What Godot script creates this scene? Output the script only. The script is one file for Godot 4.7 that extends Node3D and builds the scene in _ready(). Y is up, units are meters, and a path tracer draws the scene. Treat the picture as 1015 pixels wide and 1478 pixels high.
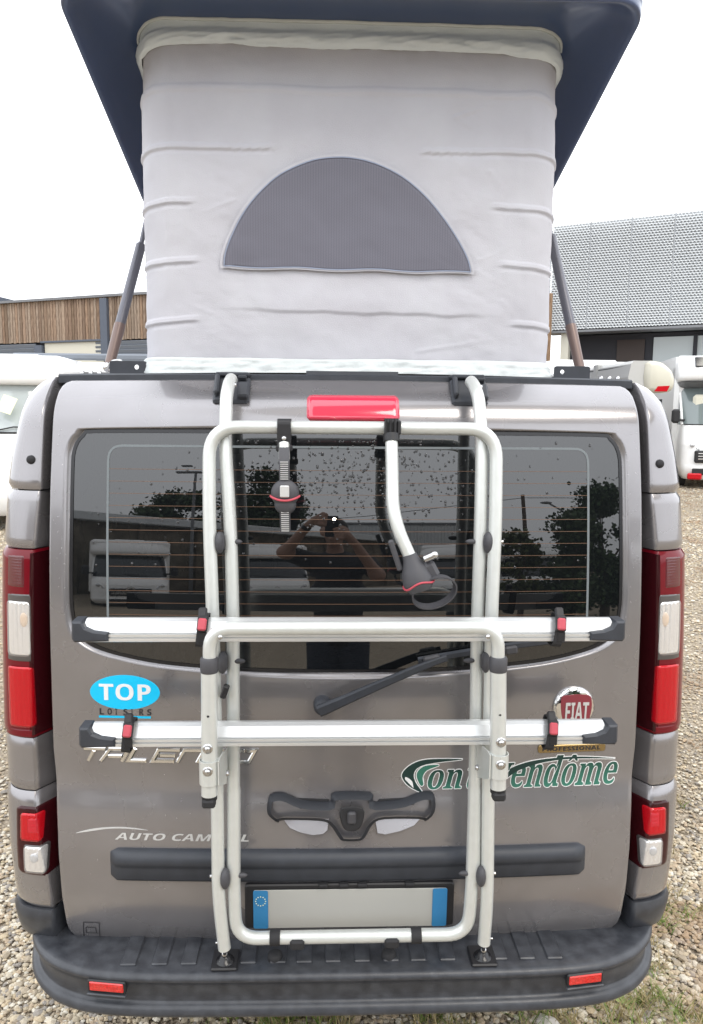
extends Node3D
# A grey camper van seen from behind on a gravel lot: pop-up roof raised, bike carrier on the tailgate.

var M := {}
var ZT := PackedFloat32Array()
var rng := RandomNumberGenerator.new()
var taken := {}
var noise := FastNoiseLite.new()

# ---------------------------------------------------------------- mesh builder
class Q:
	var st := SurfaceTool.new()
	var tinted := false
	func _init(with_color := false) -> void:
		tinted = with_color
		st.begin(Mesh.PRIMITIVE_TRIANGLES)
		st.set_smooth_group(-1)
		if tinted:
			st.set_color(Color(1, 1, 1))
	func grp(k: int) -> void:
		st.set_smooth_group(k)
	func col(c: Color) -> void:
		st.set_color(c)
	func tri(a: Vector3, b: Vector3, c: Vector3) -> void:
		st.add_vertex(a); st.add_vertex(b); st.add_vertex(c)
	func trid(a: Vector3, b: Vector3, c: Vector3, dir: Vector3) -> void:
		if (a - c).cross(a - b).dot(dir) < 0.0:
			tri(a, c, b)
		else:
			tri(a, b, c)
	func quad(a: Vector3, b: Vector3, c: Vector3, d: Vector3, dir: Vector3) -> void:
		trid(a, b, c, dir); trid(a, c, d, dir)
	func grid(p: Array, k: int, out: Vector3, closed := false) -> void:
		grp(k)
		var nr := p.size()
		var nc: int = p[0].size()
		var mi := (nr - 1) / 2
		var mj := (nc - 1) / 2
		var a: Vector3 = p[mi][mj]
		var c1: Vector3 = p[mi + 1][mj + 1]
		var c2: Vector3 = p[mi][mj + 1]
		var c3: Vector3 = p[mi + 1][mj]
		var nn := (a - c1).cross(a - c2)
		if nn.length_squared() < 1e-20:
			nn = (a - c3).cross(a - c1)
		var flip := nn.dot(out) < 0.0
		for i in nr - 1:
			var r0: PackedVector3Array = p[i]
			var r1: PackedVector3Array = p[i + 1]
			for j in (nc if closed else nc - 1):
				var j1 := (j + 1) % nc
				if flip:
					tri(r0[j], r1[j1], r0[j1]); tri(r0[j], r1[j], r1[j1])
				else:
					tri(r0[j], r0[j1], r1[j1]); tri(r0[j], r1[j1], r1[j])
		grp(-1)
	func fan(ring: PackedVector3Array, c: Vector3, dir: Vector3) -> void:
		for i in ring.size():
			trid(c, ring[i], ring[(i + 1) % ring.size()], dir)
	func sweep(path: PackedVector3Array, prof: PackedVector2Array, up: Vector3, k := -1, caps := true, closed := false, scales := PackedFloat32Array()) -> void:
		var rows := []
		var n := path.size()
		var u := up
		for i in n:
			var t: Vector3
			if closed:
				t = path[(i + 1) % n] - path[(i + n - 1) % n]
			else:
				t = path[mini(i + 1, n - 1)] - path[maxi(i - 1, 0)]
			t = t.normalized()
			var s := t.cross(u).normalized()
			u = s.cross(t).normalized()
			var row := PackedVector3Array()
			var f := scales[i] if scales.size() else 1.0
			for q in prof:
				row.append(path[i] + s * (q.x * f) + u * (q.y * f))
			rows.append(row)
		if closed:
			rows.append(rows[0])
		var m: int = prof.size() / 2
		var cen := Vector3.ZERO
		for v in rows[0]:
			cen += v
		cen /= prof.size()
		# orientation from the first quad against the outward direction
		var mi := (rows.size() - 1) / 2
		var cm := Vector3.ZERO
		for v in rows[mi]:
			cm += v
		cm /= prof.size()
		var mj := (prof.size() - 1) / 2
		grid(rows, k, (rows[mi][mj] + rows[mi][(mj + 1) % prof.size()]) * 0.5 - cm, true)
		if caps and not closed:
			fan(rows[0], cen, path[0] - path[1])
			var ce := Vector3.ZERO
			for v in rows[-1]:
				ce += v
			fan(rows[-1], ce / prof.size(), path[n - 1] - path[n - 2])
	func tube(path: PackedVector3Array, r: float, seg := 12, caps := true, scales := PackedFloat32Array(), closed := false) -> void:
		var prof := PackedVector2Array()
		for i in seg:
			prof.append(Vector2.from_angle(TAU * i / seg) * r)
		var t := (path[1] - path[0]).normalized()
		var up := Vector3.UP if absf(t.y) < 0.8 else Vector3.BACK
		sweep(path, prof, up, 1, caps, closed, scales)
	func cyl(a: Vector3, b: Vector3, r: float, seg := 12) -> void:
		tube(PackedVector3Array([a, b]), r, seg)
	func box(c: Vector3, size: Vector3, b := 0.0, basis := Basis()) -> void:
		var h := size * 0.5
		b = minf(b, minf(h.x, minf(h.y, h.z)) * 0.95)
		var f := func(sx: int, sy: int, sz: int, ax: int) -> Vector3:
			var v := Vector3(sx * (h.x - b), sy * (h.y - b), sz * (h.z - b))
			v[ax] += (b if v[ax] > 0 else -b)
			return c + basis * v
		for ax in 3:
			for s in [-1, 1]:
				var d := Vector3.ZERO
				d[ax] = s
				var pts := []
				for e in [[-1, -1], [-1, 1], [1, 1], [1, -1]]:
					var w := [0, 0, 0]
					w[ax] = s; w[(ax + 1) % 3] = e[0]; w[(ax + 2) % 3] = e[1]
					pts.append(f.call(w[0], w[1], w[2], ax))
				quad(pts[0], pts[1], pts[2], pts[3], basis * d)
		if b <= 0.0:
			return
		for ax in 3:
			var a1 := (ax + 1) % 3
			var a2 := (ax + 2) % 3
			for s1 in [-1, 1]:
				for s2 in [-1, 1]:
					var w0 := [0, 0, 0]; var w1 := [0, 0, 0]
					w0[ax] = -1; w1[ax] = 1
					w0[a1] = s1; w1[a1] = s1; w0[a2] = s2; w1[a2] = s2
					var d := Vector3.ZERO
					d[a1] = s1; d[a2] = s2
					quad(f.call(w0[0], w0[1], w0[2], a1), f.call(w1[0], w1[1], w1[2], a1), f.call(w1[0], w1[1], w1[2], a2), f.call(w0[0], w0[1], w0[2], a2), basis * d)
		for sx in [-1, 1]:
			for sy in [-1, 1]:
				for sz in [-1, 1]:
					trid(f.call(sx, sy, sz, 0), f.call(sx, sy, sz, 1), f.call(sx, sy, sz, 2), basis * Vector3(sx, sy, sz))
	func ell(c: Vector3, r: Vector3, basis := Basis(), nu := 14, nv := 9) -> void:
		var rows := []
		for i in nv + 1:
			var th := PI * i / nv
			var row := PackedVector3Array()
			for j in nu:
				var ph := TAU * j / nu
				row.append(c + basis * Vector3(r.x * sin(th) * cos(ph), r.y * cos(th), r.z * sin(th) * sin(ph)))
			rows.append(row)
		var mi := (rows.size() - 1) / 2
		grid(rows, 2, rows[mi][(nu - 1) / 2] - c, true)
	func lathe(c: Vector3, axis: Vector3, prof: PackedVector2Array, seg := 20, k := 3) -> void:
		var a := axis.normalized()
		var s := a.cross(Vector3.UP if absf(a.y) < 0.8 else Vector3.RIGHT).normalized()
		var u := s.cross(a)
		var rows := []
		for p in prof:
			var row := PackedVector3Array()
			for j in seg:
				row.append(c + a * p.y + (s * cos(TAU * j / seg) + u * sin(TAU * j / seg)) * p.x)
			rows.append(row)
		var mi := (rows.size() - 1) / 2
		var m: Vector3 = rows[mi][(seg - 1) / 2]
		var d := prof[mi + 1] - prof[mi]
		var rad := (m - c - a * (m - c).dot(a)).normalized()
		grid(rows, k, rad * d.y - a * d.x, true)
	func poly(pts: PackedVector2Array, surf: Callable, off: float, thick: float, bev := 0.0, xf := Transform3D(), back := false) -> void:
		# an outline raised from a surface z = surf(x, y)
		if Geometry2D.is_polygon_clockwise(pts):
			pts = pts.duplicate()
			pts.reverse()
		var n := pts.size()
		var inner := PackedVector2Array()
		for i in n:
			var e0 := (pts[i] - pts[(i + n - 1) % n]).normalized()
			var e1 := (pts[(i + 1) % n] - pts[i]).normalized()
			var nn := Vector2(-(e0 + e1).y, (e0 + e1).x)
			if nn.length() < 1e-6:
				nn = Vector2(-e0.y, e0.x)
			nn = nn.normalized()
			inner.append(pts[i] + nn * bev / maxf(0.5, nn.dot(Vector2(-e0.y, e0.x))))
		var P := func(q: Vector2, o: float) -> Vector3:
			return xf * Vector3(q.x, q.y, surf.call(q.x, q.y) + o)
		var top := off + thick
		var side := top - bev
		var idx := Geometry2D.triangulate_polygon(inner)
		var dir := xf.basis * Vector3(0, 0, 1)
		for i in idx.size() / 3:
			trid(P.call(inner[idx[i * 3]], top), P.call(inner[idx[i * 3 + 1]], top), P.call(inner[idx[i * 3 + 2]], top), dir)
		if back:
			idx = Geometry2D.triangulate_polygon(pts)
			for i in idx.size() / 3:
				trid(P.call(pts[idx[i * 3]], off), P.call(pts[idx[i * 3 + 1]], off), P.call(pts[idx[i * 3 + 2]], off), -dir)
		for i in n:
			var j := (i + 1) % n
			var e := pts[j] - pts[i]
			var d := xf.basis * Vector3(e.y, -e.x, 0)
			if bev > 0.0:
				quad(P.call(pts[i], side), P.call(pts[j], side), P.call(inner[j], top), P.call(inner[i], top), d + dir * d.length())
			if side > off:
				quad(P.call(pts[i], off), P.call(pts[j], off), P.call(pts[j], side), P.call(pts[i], side), d)
	func done() -> ArrayMesh:
		st.generate_normals()
		st.index()
		return st.commit()

# ---------------------------------------------------------------- shapes in plane
func flat(_x: float, _y: float) -> float:
	return 0.0

func arr(a: Array) -> PackedVector3Array:
	var p := PackedVector3Array()
	for i in a.size() / 3:
		p.append(Vector3(a[i * 3], a[i * 3 + 1], a[i * 3 + 2]))
	return p

func arr2(a: Array) -> PackedVector2Array:
	var p := PackedVector2Array()
	for i in a.size() / 2:
		p.append(Vector2(a[i * 2], a[i * 2 + 1]))
	return p

func rrect(c: Vector2, w: float, h: float, r: float, n := 5) -> PackedVector2Array:
	var p := PackedVector2Array()
	for k in 4:
		var cc := c + Vector2((w / 2 - r) * (1 if k in [0, 3] else -1), (h / 2 - r) * (1 if k < 2 else -1))
		for i in n + 1:
			p.append(cc + Vector2.from_angle(PI / 2 * (k + float(i) / n)) * r)
	return p

func ellipse(c: Vector2, rx: float, ry: float, n := 40) -> PackedVector2Array:
	var p := PackedVector2Array()
	for i in n:
		p.append(c + Vector2(cos(TAU * i / n) * rx, sin(TAU * i / n) * ry))
	return p

func mirror2(p: PackedVector2Array) -> PackedVector2Array:
	var o := PackedVector2Array()
	for v in p:
		o.append(Vector2(-v.x, v.y))
	o.reverse()
	return o

func fillet(p: PackedVector3Array, r: float, n := 7) -> PackedVector3Array:
	var o := PackedVector3Array([p[0]])
	for i in range(1, p.size() - 1):
		var a := p[i - 1] - p[i]
		var b := p[i + 1] - p[i]
		var d := minf(r, minf(a.length(), b.length()) * 0.49)
		var s := p[i] + a.normalized() * d
		var e := p[i] + b.normalized() * d
		for k in n + 1:
			var t := float(k) / n
			o.append(s.lerp(p[i], t).lerp(p[i].lerp(e, t), t))
	o.append(p[-1])
	return o

func smooth2(p: PackedVector2Array, closed: bool, n := 6) -> PackedVector2Array:
	var o := PackedVector2Array()
	var m := p.size()
	for i in (m if closed else m - 1):
		var p0 := p[(i + m - 1) % m] if closed or i > 0 else p[0]
		var p1 := p[i]
		var p2 := p[(i + 1) % m]
		var p3 := p[(i + 2) % m] if closed or i + 2 < m else p[m - 1]
		for k in n:
			o.append(p1.cubic_interpolate(p2, p0, p3, float(k) / n))
	if not closed:
		o.append(p[m - 1])
	return o

func resample(p: PackedVector2Array, n: int) -> PackedVector2Array:
	var acc := PackedFloat32Array([0.0])
	for i in p.size():
		acc.append(acc[-1] + p[i].distance_to(p[(i + 1) % p.size()]))
	var o := PackedVector2Array()
	var k := 0
	for i in n:
		var s := acc[-1] * i / n
		while acc[k + 1] < s:
			k += 1
		o.append(p[k].lerp(p[(k + 1) % p.size()], (s - acc[k]) / maxf(acc[k + 1] - acc[k], 1e-9)))
	return o

func lut(t: Array, y: float) -> float:
	if y <= t[0][0]:
		return t[0][1]
	for i in range(1, t.size()):
		if y <= t[i][0]:
			return lerpf(t[i - 1][1], t[i][1], (y - t[i - 1][0]) / (t[i][0] - t[i - 1][0]))
	return t[-1][1]

# ---------------------------------------------------------------- nodes
func numbered(called: String, parent: Node) -> String:
	var key := "%d/%s" % [parent.get_instance_id(), called]
	var n: int = taken.get(key, 0)
	taken[key] = n + 1
	return called if n == 0 else "%s_%03d" % [called, n]

func tag(o: Node, label := "", category := "", group := "", kind := "") -> void:
	if label: o.set_meta("label", label)
	if category: o.set_meta("category", category)
	if group: o.set_meta("group", group)
	if kind: o.set_meta("kind", kind)

func obj(called: String, q: Q, m: Material, parent: Node = self) -> MeshInstance3D:
	return put(called, q.done(), m, parent)

func put(called: String, mesh: Mesh, m: Material, parent: Node = self, at := Transform3D()) -> MeshInstance3D:
	var o := MeshInstance3D.new()
	o.name = numbered(called, parent)
	o.mesh = mesh
	o.material_override = m
	o.transform = at
	parent.add_child(o, true)
	return o

func thing(called: String, label: String, category: String, at := Vector3.ZERO, turn := 0.0, group := "") -> Node3D:
	var o := Node3D.new()
	o.name = numbered(called, self)
	add_child(o, true)
	o.position = at
	o.rotation.y = turn
	tag(o, label, category, group)
	return o

func copy_of(o: Node3D, label: String, at: Vector3, turn: float) -> Node3D:
	var c: Node3D = o.duplicate()
	c.name = numbered(String(o.name), self)
	add_child(c, true)
	c.position = at
	c.rotation.y = turn
	c.set_meta("label", label)
	return c

func many(called: String, mesh: Mesh, m: Material, tf: Array, cols: Array, parent: Node = self) -> MultiMeshInstance3D:
	var mm := MultiMesh.new()
	mm.transform_format = MultiMesh.TRANSFORM_3D
	mm.use_colors = cols.size() > 0
	mm.mesh = mesh
	mm.instance_count = tf.size()
	for i in tf.size():
		mm.set_instance_transform(i, tf[i])
		if cols.size():
			mm.set_instance_color(i, cols[i])
	var o := MultiMeshInstance3D.new()
	o.multimesh = mm
	o.material_override = m
	o.name = numbered(called, parent)
	parent.add_child(o, true)
	o.set_meta("kind", "stuff")
	return o

# ---------------------------------------------------------------- materials
func mat(key: String, r: float, g: float, b: float, rough: float, more := {}) -> StandardMaterial3D:
	var m := StandardMaterial3D.new()
	m.resource_name = key
	m.albedo_color = Color(r, g, b).linear_to_srgb()
	m.roughness = rough
	for k in more:
		m.set(k, more[k])
	M[key] = m
	return m

func noise_tex(freq: float, lo: Color, hi: Color, seed_ := 1, oct := 4, normal := false, strength := 4.0, size := 512, kind := FastNoiseLite.TYPE_SIMPLEX_SMOOTH) -> NoiseTexture2D:
	var f := FastNoiseLite.new()
	f.noise_type = kind
	f.frequency = freq
	f.seed = seed_
	f.fractal_octaves = oct
	var t := NoiseTexture2D.new()
	t.width = size
	t.height = size
	t.seamless = true
	t.noise = f
	if normal:
		t.as_normal_map = true
		t.bump_strength = strength
	else:
		var gr := Gradient.new()
		gr.set_color(0, lo)
		gr.set_color(1, hi)
		t.color_ramp = gr
	return t

func triplanar(m: StandardMaterial3D, scale: float, world := false) -> void:
	m.uv1_triplanar = true
	m.uv1_world_triplanar = world
	m.uv1_scale = Vector3(scale, scale, scale)

func materials() -> void:
	var grain := noise_tex(0.02, Color(0.86, 0.86, 0.86), Color(1, 1, 1), 3)
	var bumps := noise_tex(0.12, Color.BLACK, Color.WHITE, 5, 3, true, 3.0)
	var m := mat("paint", 0.285, 0.276, 0.286, 0.30, {"metallic": 0.66, "metallic_specular": 0.5, "clearcoat_enabled": true, "clearcoat": 1.0, "clearcoat_roughness": 0.06})
	m.albedo_texture = noise_tex(0.01, Color(0.93, 0.925, 0.92), Color(1, 1, 1), 11, 5)
	m.roughness_texture = noise_tex(0.006, Color(0.8, 0.8, 0.8), Color(1, 1, 1), 12, 5)
	triplanar(m, 0.9)
	m = mat("plastic", 0.038, 0.043, 0.054, 0.5, {"metallic_specular": 0.5, "normal_enabled": true, "normal_scale": 0.12})
	m.normal_texture = bumps
	m.albedo_texture = noise_tex(0.008, Color(0.85, 0.85, 0.85), Color(1, 1, 1), 13, 5)
	triplanar(m, 4.0)
	m = mat("bumper", 0.060, 0.065, 0.075, 0.48, {"metallic_specular": 0.5, "normal_enabled": true, "normal_scale": 0.12})
	m.normal_texture = bumps
	m.albedo_texture = noise_tex(0.012, Color(0.62, 0.62, 0.64), Color(1, 1, 1), 14, 5)
	m.roughness_texture = noise_tex(0.015, Color(0.6, 0.6, 0.6), Color(1, 1, 1), 15, 5)
	triplanar(m, 3.0)
	mat("black", 0.012, 0.012, 0.014, 0.5)
	mat("black_gloss", 0.010, 0.010, 0.012, 0.25)
	mat("rubber", 0.016, 0.016, 0.018, 0.75)
	mat("grey_plastic", 0.055, 0.055, 0.062, 0.55)
	mat("interior", 0.010, 0.010, 0.011, 0.9)
	mat("interior_grey", 0.05, 0.05, 0.055, 0.9)
	m = mat("glass", 0.006, 0.007, 0.008, 0.0, {"transparency": BaseMaterial3D.TRANSPARENCY_ALPHA, "metallic_specular": 0.7, "clearcoat_enabled": true, "clearcoat": 0.35, "clearcoat_roughness": 0.0})
	m.albedo_color.a = 0.9
	mat("glass_far", 0.012, 0.016, 0.02, 0.05, {"metallic_specular": 0.6})
	mat("print_grey", 0.15, 0.17, 0.18, 0.5)
	mat("heater", 0.15, 0.08, 0.045, 0.5)
	m = mat("alu", 0.62, 0.64, 0.62, 0.34, {"metallic": 0.35, "metallic_specular": 0.5, "clearcoat_enabled": true, "clearcoat": 0.4, "clearcoat_roughness": 0.3})
	m.albedo_texture = noise_tex(0.02, Color(0.965, 0.965, 0.96), Color(1, 1, 1), 21, 5)
	triplanar(m, 3.0)
	m = mat("alu_rail", 0.72, 0.73, 0.73, 0.30, {"metallic": 0.65})
	mat("steel", 0.55, 0.55, 0.55, 0.25, {"metallic": 1.0})
	mat("chrome", 0.75, 0.75, 0.74, 0.06, {"metallic": 1.0})
	mat("red_soft", 0.46, 0.060, 0.085, 0.45)
	var cc := {"clearcoat_enabled": true, "clearcoat": 1.0, "clearcoat_roughness": 0.04}
	mat("lens_dark", 0.085, 0.004, 0.008, 0.25, cc)
	mat("lens_mid", 0.135, 0.003, 0.009, 0.2, {"clearcoat_enabled": true, "clearcoat": 0.4, "clearcoat_roughness": 0.03, "metallic_specular": 0.3})
	mat("reflector_silver", 0.80, 0.79, 0.78, 0.22, {"metallic": 0.75})
	mat("reflector_red", 0.62, 0.006, 0.016, 0.25, {"metallic": 0.4})
	m = mat("clear_cover", 0.85, 0.85, 0.85, 0.0, {"transparency": BaseMaterial3D.TRANSPARENCY_ALPHA})
	m.albedo_color.a = 0.16
	m = mat("red_cover", 0.55, 0.002, 0.010, 0.0, {"transparency": BaseMaterial3D.TRANSPARENCY_ALPHA})
	m.albedo_color.a = 0.5
	mat("lens_red", 0.52, 0.004, 0.012, 0.25, {"clearcoat_enabled": true, "clearcoat": 0.5, "clearcoat_roughness": 0.05, "metallic_specular": 0.3})
	mat("lens_deep", 0.032, 0.002, 0.004, 0.2, {"clearcoat_enabled": true, "clearcoat": 0.5, "clearcoat_roughness": 0.03, "metallic_specular": 0.3})
	mat("lens_stop", 0.60, 0.030, 0.070, 0.12, cc)
	mat("lens_clear", 0.66, 0.64, 0.62, 0.12, {"clearcoat_enabled": true, "clearcoat": 1.0, "clearcoat_roughness": 0.03, "metallic": 0.25})
	mat("lens_amber", 0.62, 0.46, 0.32, 0.2, cc)
	mat("lens_frame", 0.055, 0.05, 0.05, 0.3, cc)
	m = mat("reflector", 0.90, 0.02, 0.02, 0.25, cc)
	m.albedo_texture = noise_tex(0.16, Color(0.65, 0.55, 0.55), Color(1, 1, 1), 31, 2, false, 0, 256, FastNoiseLite.TYPE_CELLULAR)
	triplanar(m, 5.0)
	# tent
	m = mat("canvas", 0.505, 0.508, 0.545, 0.85, {"normal_enabled": true, "normal_scale": 0.35, "rim_enabled": true, "rim": 0.2})
	m.normal_texture = noise_tex(0.3, Color.BLACK, Color.WHITE, 41, 2, true, 2.0)
	m.albedo_texture = noise_tex(0.004, Color(0.965, 0.96, 0.965), Color(1, 1, 1), 42, 6)
	triplanar(m, 2.2)
	m = mat("vinyl", 0.60, 0.635, 0.635, 0.45, {"normal_enabled": true, "normal_scale": 0.25})
	m.normal_texture = noise_tex(0.03, Color.BLACK, Color.WHITE, 43, 4, true, 5.0)
	m.albedo_texture = noise_tex(0.01, Color(0.955, 0.96, 0.955), Color(1, 1, 1), 44, 5)
	triplanar(m, 2.0)
	m = mat("net", 0.15, 0.15, 0.185, 0.8)
	m.albedo_texture = net_picture()
	triplanar(m, 75.0)
	m = mat("vinyl_head", 0.70, 0.77, 0.81, 0.45, {"normal_enabled": true, "normal_scale": 0.25})
	m.normal_texture = M.vinyl.normal_texture
	triplanar(m, 2.0)
	mat("handle_plastic", 0.024, 0.027, 0.034, 0.5)
	mat("piping", 0.26, 0.30, 0.40, 0.7)
	mat("roof_shell", 0.045, 0.073, 0.155, 0.30, {"clearcoat_enabled": true, "clearcoat": 0.6, "clearcoat_roughness": 0.15})
	mat("strut", 0.13, 0.13, 0.15, 0.42, {"metallic": 0.5})
	mat("strut_wood", 0.17, 0.12, 0.105, 0.35, {"metallic": 0.3})
	mat("cream", 0.62, 0.60, 0.50, 0.45)
	mat("awning", 0.52, 0.52, 0.50, 0.4)
	# stickers
	mat("cyan", 0.0, 0.55, 0.90, 0.4)
	mat("white_print", 0.82, 0.83, 0.83, 0.4)
	mat("silver_print", 0.55, 0.55, 0.54, 0.4, {"metallic": 0.2})
	mat("black_print", 0.02, 0.02, 0.025, 0.5)
	mat("blue_print", 0.03, 0.20, 0.42, 0.4)
	mat("plate_white", 0.40, 0.40, 0.375, 0.4)
	mat("emblem_red", 0.20, 0.012, 0.03, 0.15, cc)
	mat("bronze", 0.34, 0.25, 0.12, 0.25, {"metallic": 0.9})
	mat("tint", 1, 1, 1, 0.45, {"vertex_color_use_as_albedo": true})
	mat("tint_rough", 1, 1, 1, 0.85, {"vertex_color_use_as_albedo": true})
	m = mat("water", 0.012, 0.012, 0.014, 0.0, {"transparency": BaseMaterial3D.TRANSPARENCY_ALPHA, "metallic_specular": 0.6})
	m.albedo_color.a = 0.62
	m = mat("water_thin", 0.3, 0.3, 0.31, 0.0, {"transparency": BaseMaterial3D.TRANSPARENCY_ALPHA, "metallic_specular": 0.6})
	m.albedo_color.a = 0.12
	# place
	m = mat("ground", 0.60, 0.545, 0.45, 0.95, {"normal_enabled": true, "normal_scale": 1.4})
	m.albedo_texture = noise_tex(0.09, Color(0.60, 0.56, 0.52), Color(1, 0.98, 0.95), 51, 4, false, 0, 1024, FastNoiseLite.TYPE_CELLULAR)
	m.normal_texture = noise_tex(0.09, Color.BLACK, Color.WHITE, 51, 3, true, 10.0, 1024, FastNoiseLite.TYPE_CELLULAR)
	triplanar(m, 0.55, true)
	m = mat("stone", 1, 1, 1, 0.9, {"vertex_color_use_as_albedo": true})
	m.albedo_texture = noise_tex(0.05, Color(0.80, 0.78, 0.74), Color(1, 1, 1), 52, 4)
	triplanar(m, 9.0, true)
	m = mat("timber", 1, 1, 1, 0.85, {"vertex_color_use_as_albedo": true})
	m.albedo_texture = noise_tex(0.02, Color(0.62, 0.58, 0.55), Color(1, 1, 1), 53, 5)
	m.uv1_triplanar = true
	m.uv1_scale = Vector3(3.0, 0.25, 3.0)
	mat("zinc", 0.56, 0.58, 0.59, 0.5, {"metallic": 0.2})
	mat("glass_pale", 0.42, 0.46, 0.46, 0.06, {"metallic_specular": 0.6})
	mat("glass_grey", 0.15, 0.18, 0.18, 0.06, {"metallic_specular": 0.6})
	mat("backing", 0.43, 0.45, 0.47, 0.8)
	mat("dark_wall", 0.035, 0.035, 0.042, 0.8)
	mat("slate_blue", 0.075, 0.09, 0.12, 0.6)
	mat("louver", 0.16, 0.18, 0.21, 0.5)
	mat("cream_wall", 0.56, 0.54, 0.46, 0.8)
	m = mat("earth_wall", 0.20, 0.17, 0.13, 0.9)
	m.albedo_texture = noise_tex(0.01, Color(0.6, 0.58, 0.55), Color(1, 1, 1), 54, 5)
	triplanar(m, 0.25)
	mat("white_paint", 0.80, 0.80, 0.79, 0.28, {"clearcoat_enabled": true, "clearcoat": 0.7, "clearcoat_roughness": 0.08})
	mat("grey_trim", 0.16, 0.165, 0.175, 0.5)
	mat("tyre", 0.02, 0.02, 0.02, 0.85)
	mat("lamp_glass", 0.55, 0.56, 0.58, 0.1, {"metallic": 0.5})
	mat("yellow_card", 0.80, 0.84, 0.55, 0.6)
	mat("orange", 0.75, 0.22, 0.04, 0.3)
	mat("bark", 0.085, 0.065, 0.05, 0.95)
	mat("leaf", 1, 1, 1, 0.6, {"vertex_color_use_as_albedo": true, "backlight_enabled": true, "backlight": Color(0.3, 0.35, 0.15)})
	mat("grass", 1, 1, 1, 0.7, {"vertex_color_use_as_albedo": true, "backlight_enabled": true, "backlight": Color(0.25, 0.3, 0.15)})
	# person
	mat("skin", 0.34, 0.20, 0.145, 0.55)
	mat("shirt", 0.010, 0.010, 0.012, 0.85)
	mat("trousers", 0.02, 0.024, 0.04, 0.85)
	mat("hair", 0.02, 0.015, 0.012, 0.7)
	mat("flash", 1.0, 0.95, 0.85, 0.4, {"emission_enabled": true, "emission": Color(1.0, 0.93, 0.8), "emission_energy_multiplier": 9.0})

func net_picture() -> ImageTexture:
	var im := Image.create(32, 32, false, Image.FORMAT_RGB8)
	for y in 32:
		for x in 32:
			var a := Vector2(fposmod(x - 8.0, 16.0) - 8.0, fposmod(y - 8.0 - (8.0 if (x / 16) % 2 else 0.0), 16.0) - 8.0).length()
			var v := 0.88 if a < 4.6 else 1.0
			im.set_pixel(x, y, Color(v, v, v))
	im.generate_mipmaps()
	return ImageTexture.create_from_image(im)

# ---------------------------------------------------------------- the van's rear surface
func zt_raw(y: float) -> float:
	if y <= 1.26:
		return lut([[0.50, -0.01], [0.56, 0.012], [0.60, 0.030], [0.70, 0.038], [0.80, 0.036], [0.90, 0.022], [0.955, 0.008], [0.975, 0.004], [1.10, 0.004], [1.20, 0.002], [1.26, 0.0]], y)
	var t := y - 1.26
	var z := -(0.0262 * t + 0.157 * t * t)
	if y > 1.86:
		z -= 3.2 * pow(y - 1.86, 1.6)
	return z

func table() -> void:
	for i in 900:
		var y := 0.4 + i * 0.002
		var s := 0.0
		for k in [-2, -1, 0, 1, 2]:
			s += zt_raw(y + k * 0.010)
		ZT.append(s / 5.0)

func tg(x: float, y: float) -> float:
	var f := clampf((y - 0.4) / 0.002, 0.0, 898.0)
	var i := int(f)
	return lerpf(ZT[i], ZT[i + 1], f - i) - 0.035 * (x / 0.78) * (x / 0.78)

const EDGE := [[0.55, 0.695], [0.61, 0.694], [0.68, 0.700], [0.85, 0.707], [1.05, 0.718], [1.09, 0.719], [1.53, 0.7165], [1.69, 0.715], [1.86, 0.712], [1.96, 0.711]]
const CHAM := [[0.55, 0.722], [0.674, 0.728], [0.80, 0.746], [0.94, 0.766], [1.09, 0.768], [1.53, 0.757], [1.69, 0.740], [1.96, 0.736]]
const OUTER := [[0.56, 0.835], [0.65, 0.842], [0.92, 0.861], [1.06, 0.862], [1.54, 0.853], [1.69, 0.844], [1.77, 0.834], [1.855, 0.8165], [1.905, 0.806], [1.937, 0.786], [1.955, 0.752]]

func ps(x: float, h: float) -> float:   # z of the corner pillars outside the tailgate
	var ax := absf(x)
	var xi := lut(EDGE, h) + 0.009
	var xc := lut(CHAM, h)
	var xo := lut(OUTER, h)
	var off := 0.0
	if ax < xc:
		off = -0.075 * (1.0 - (ax - xi) / (xc - xi))
	else:
		var u := clampf((ax - xc) / (xo - xc), 0.0, 1.0)
		off = -0.10 * (1.0 - pow(1.0 - pow(u, 2.6), 1.0 / 2.6))
	return tg(x, h) + off

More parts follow.
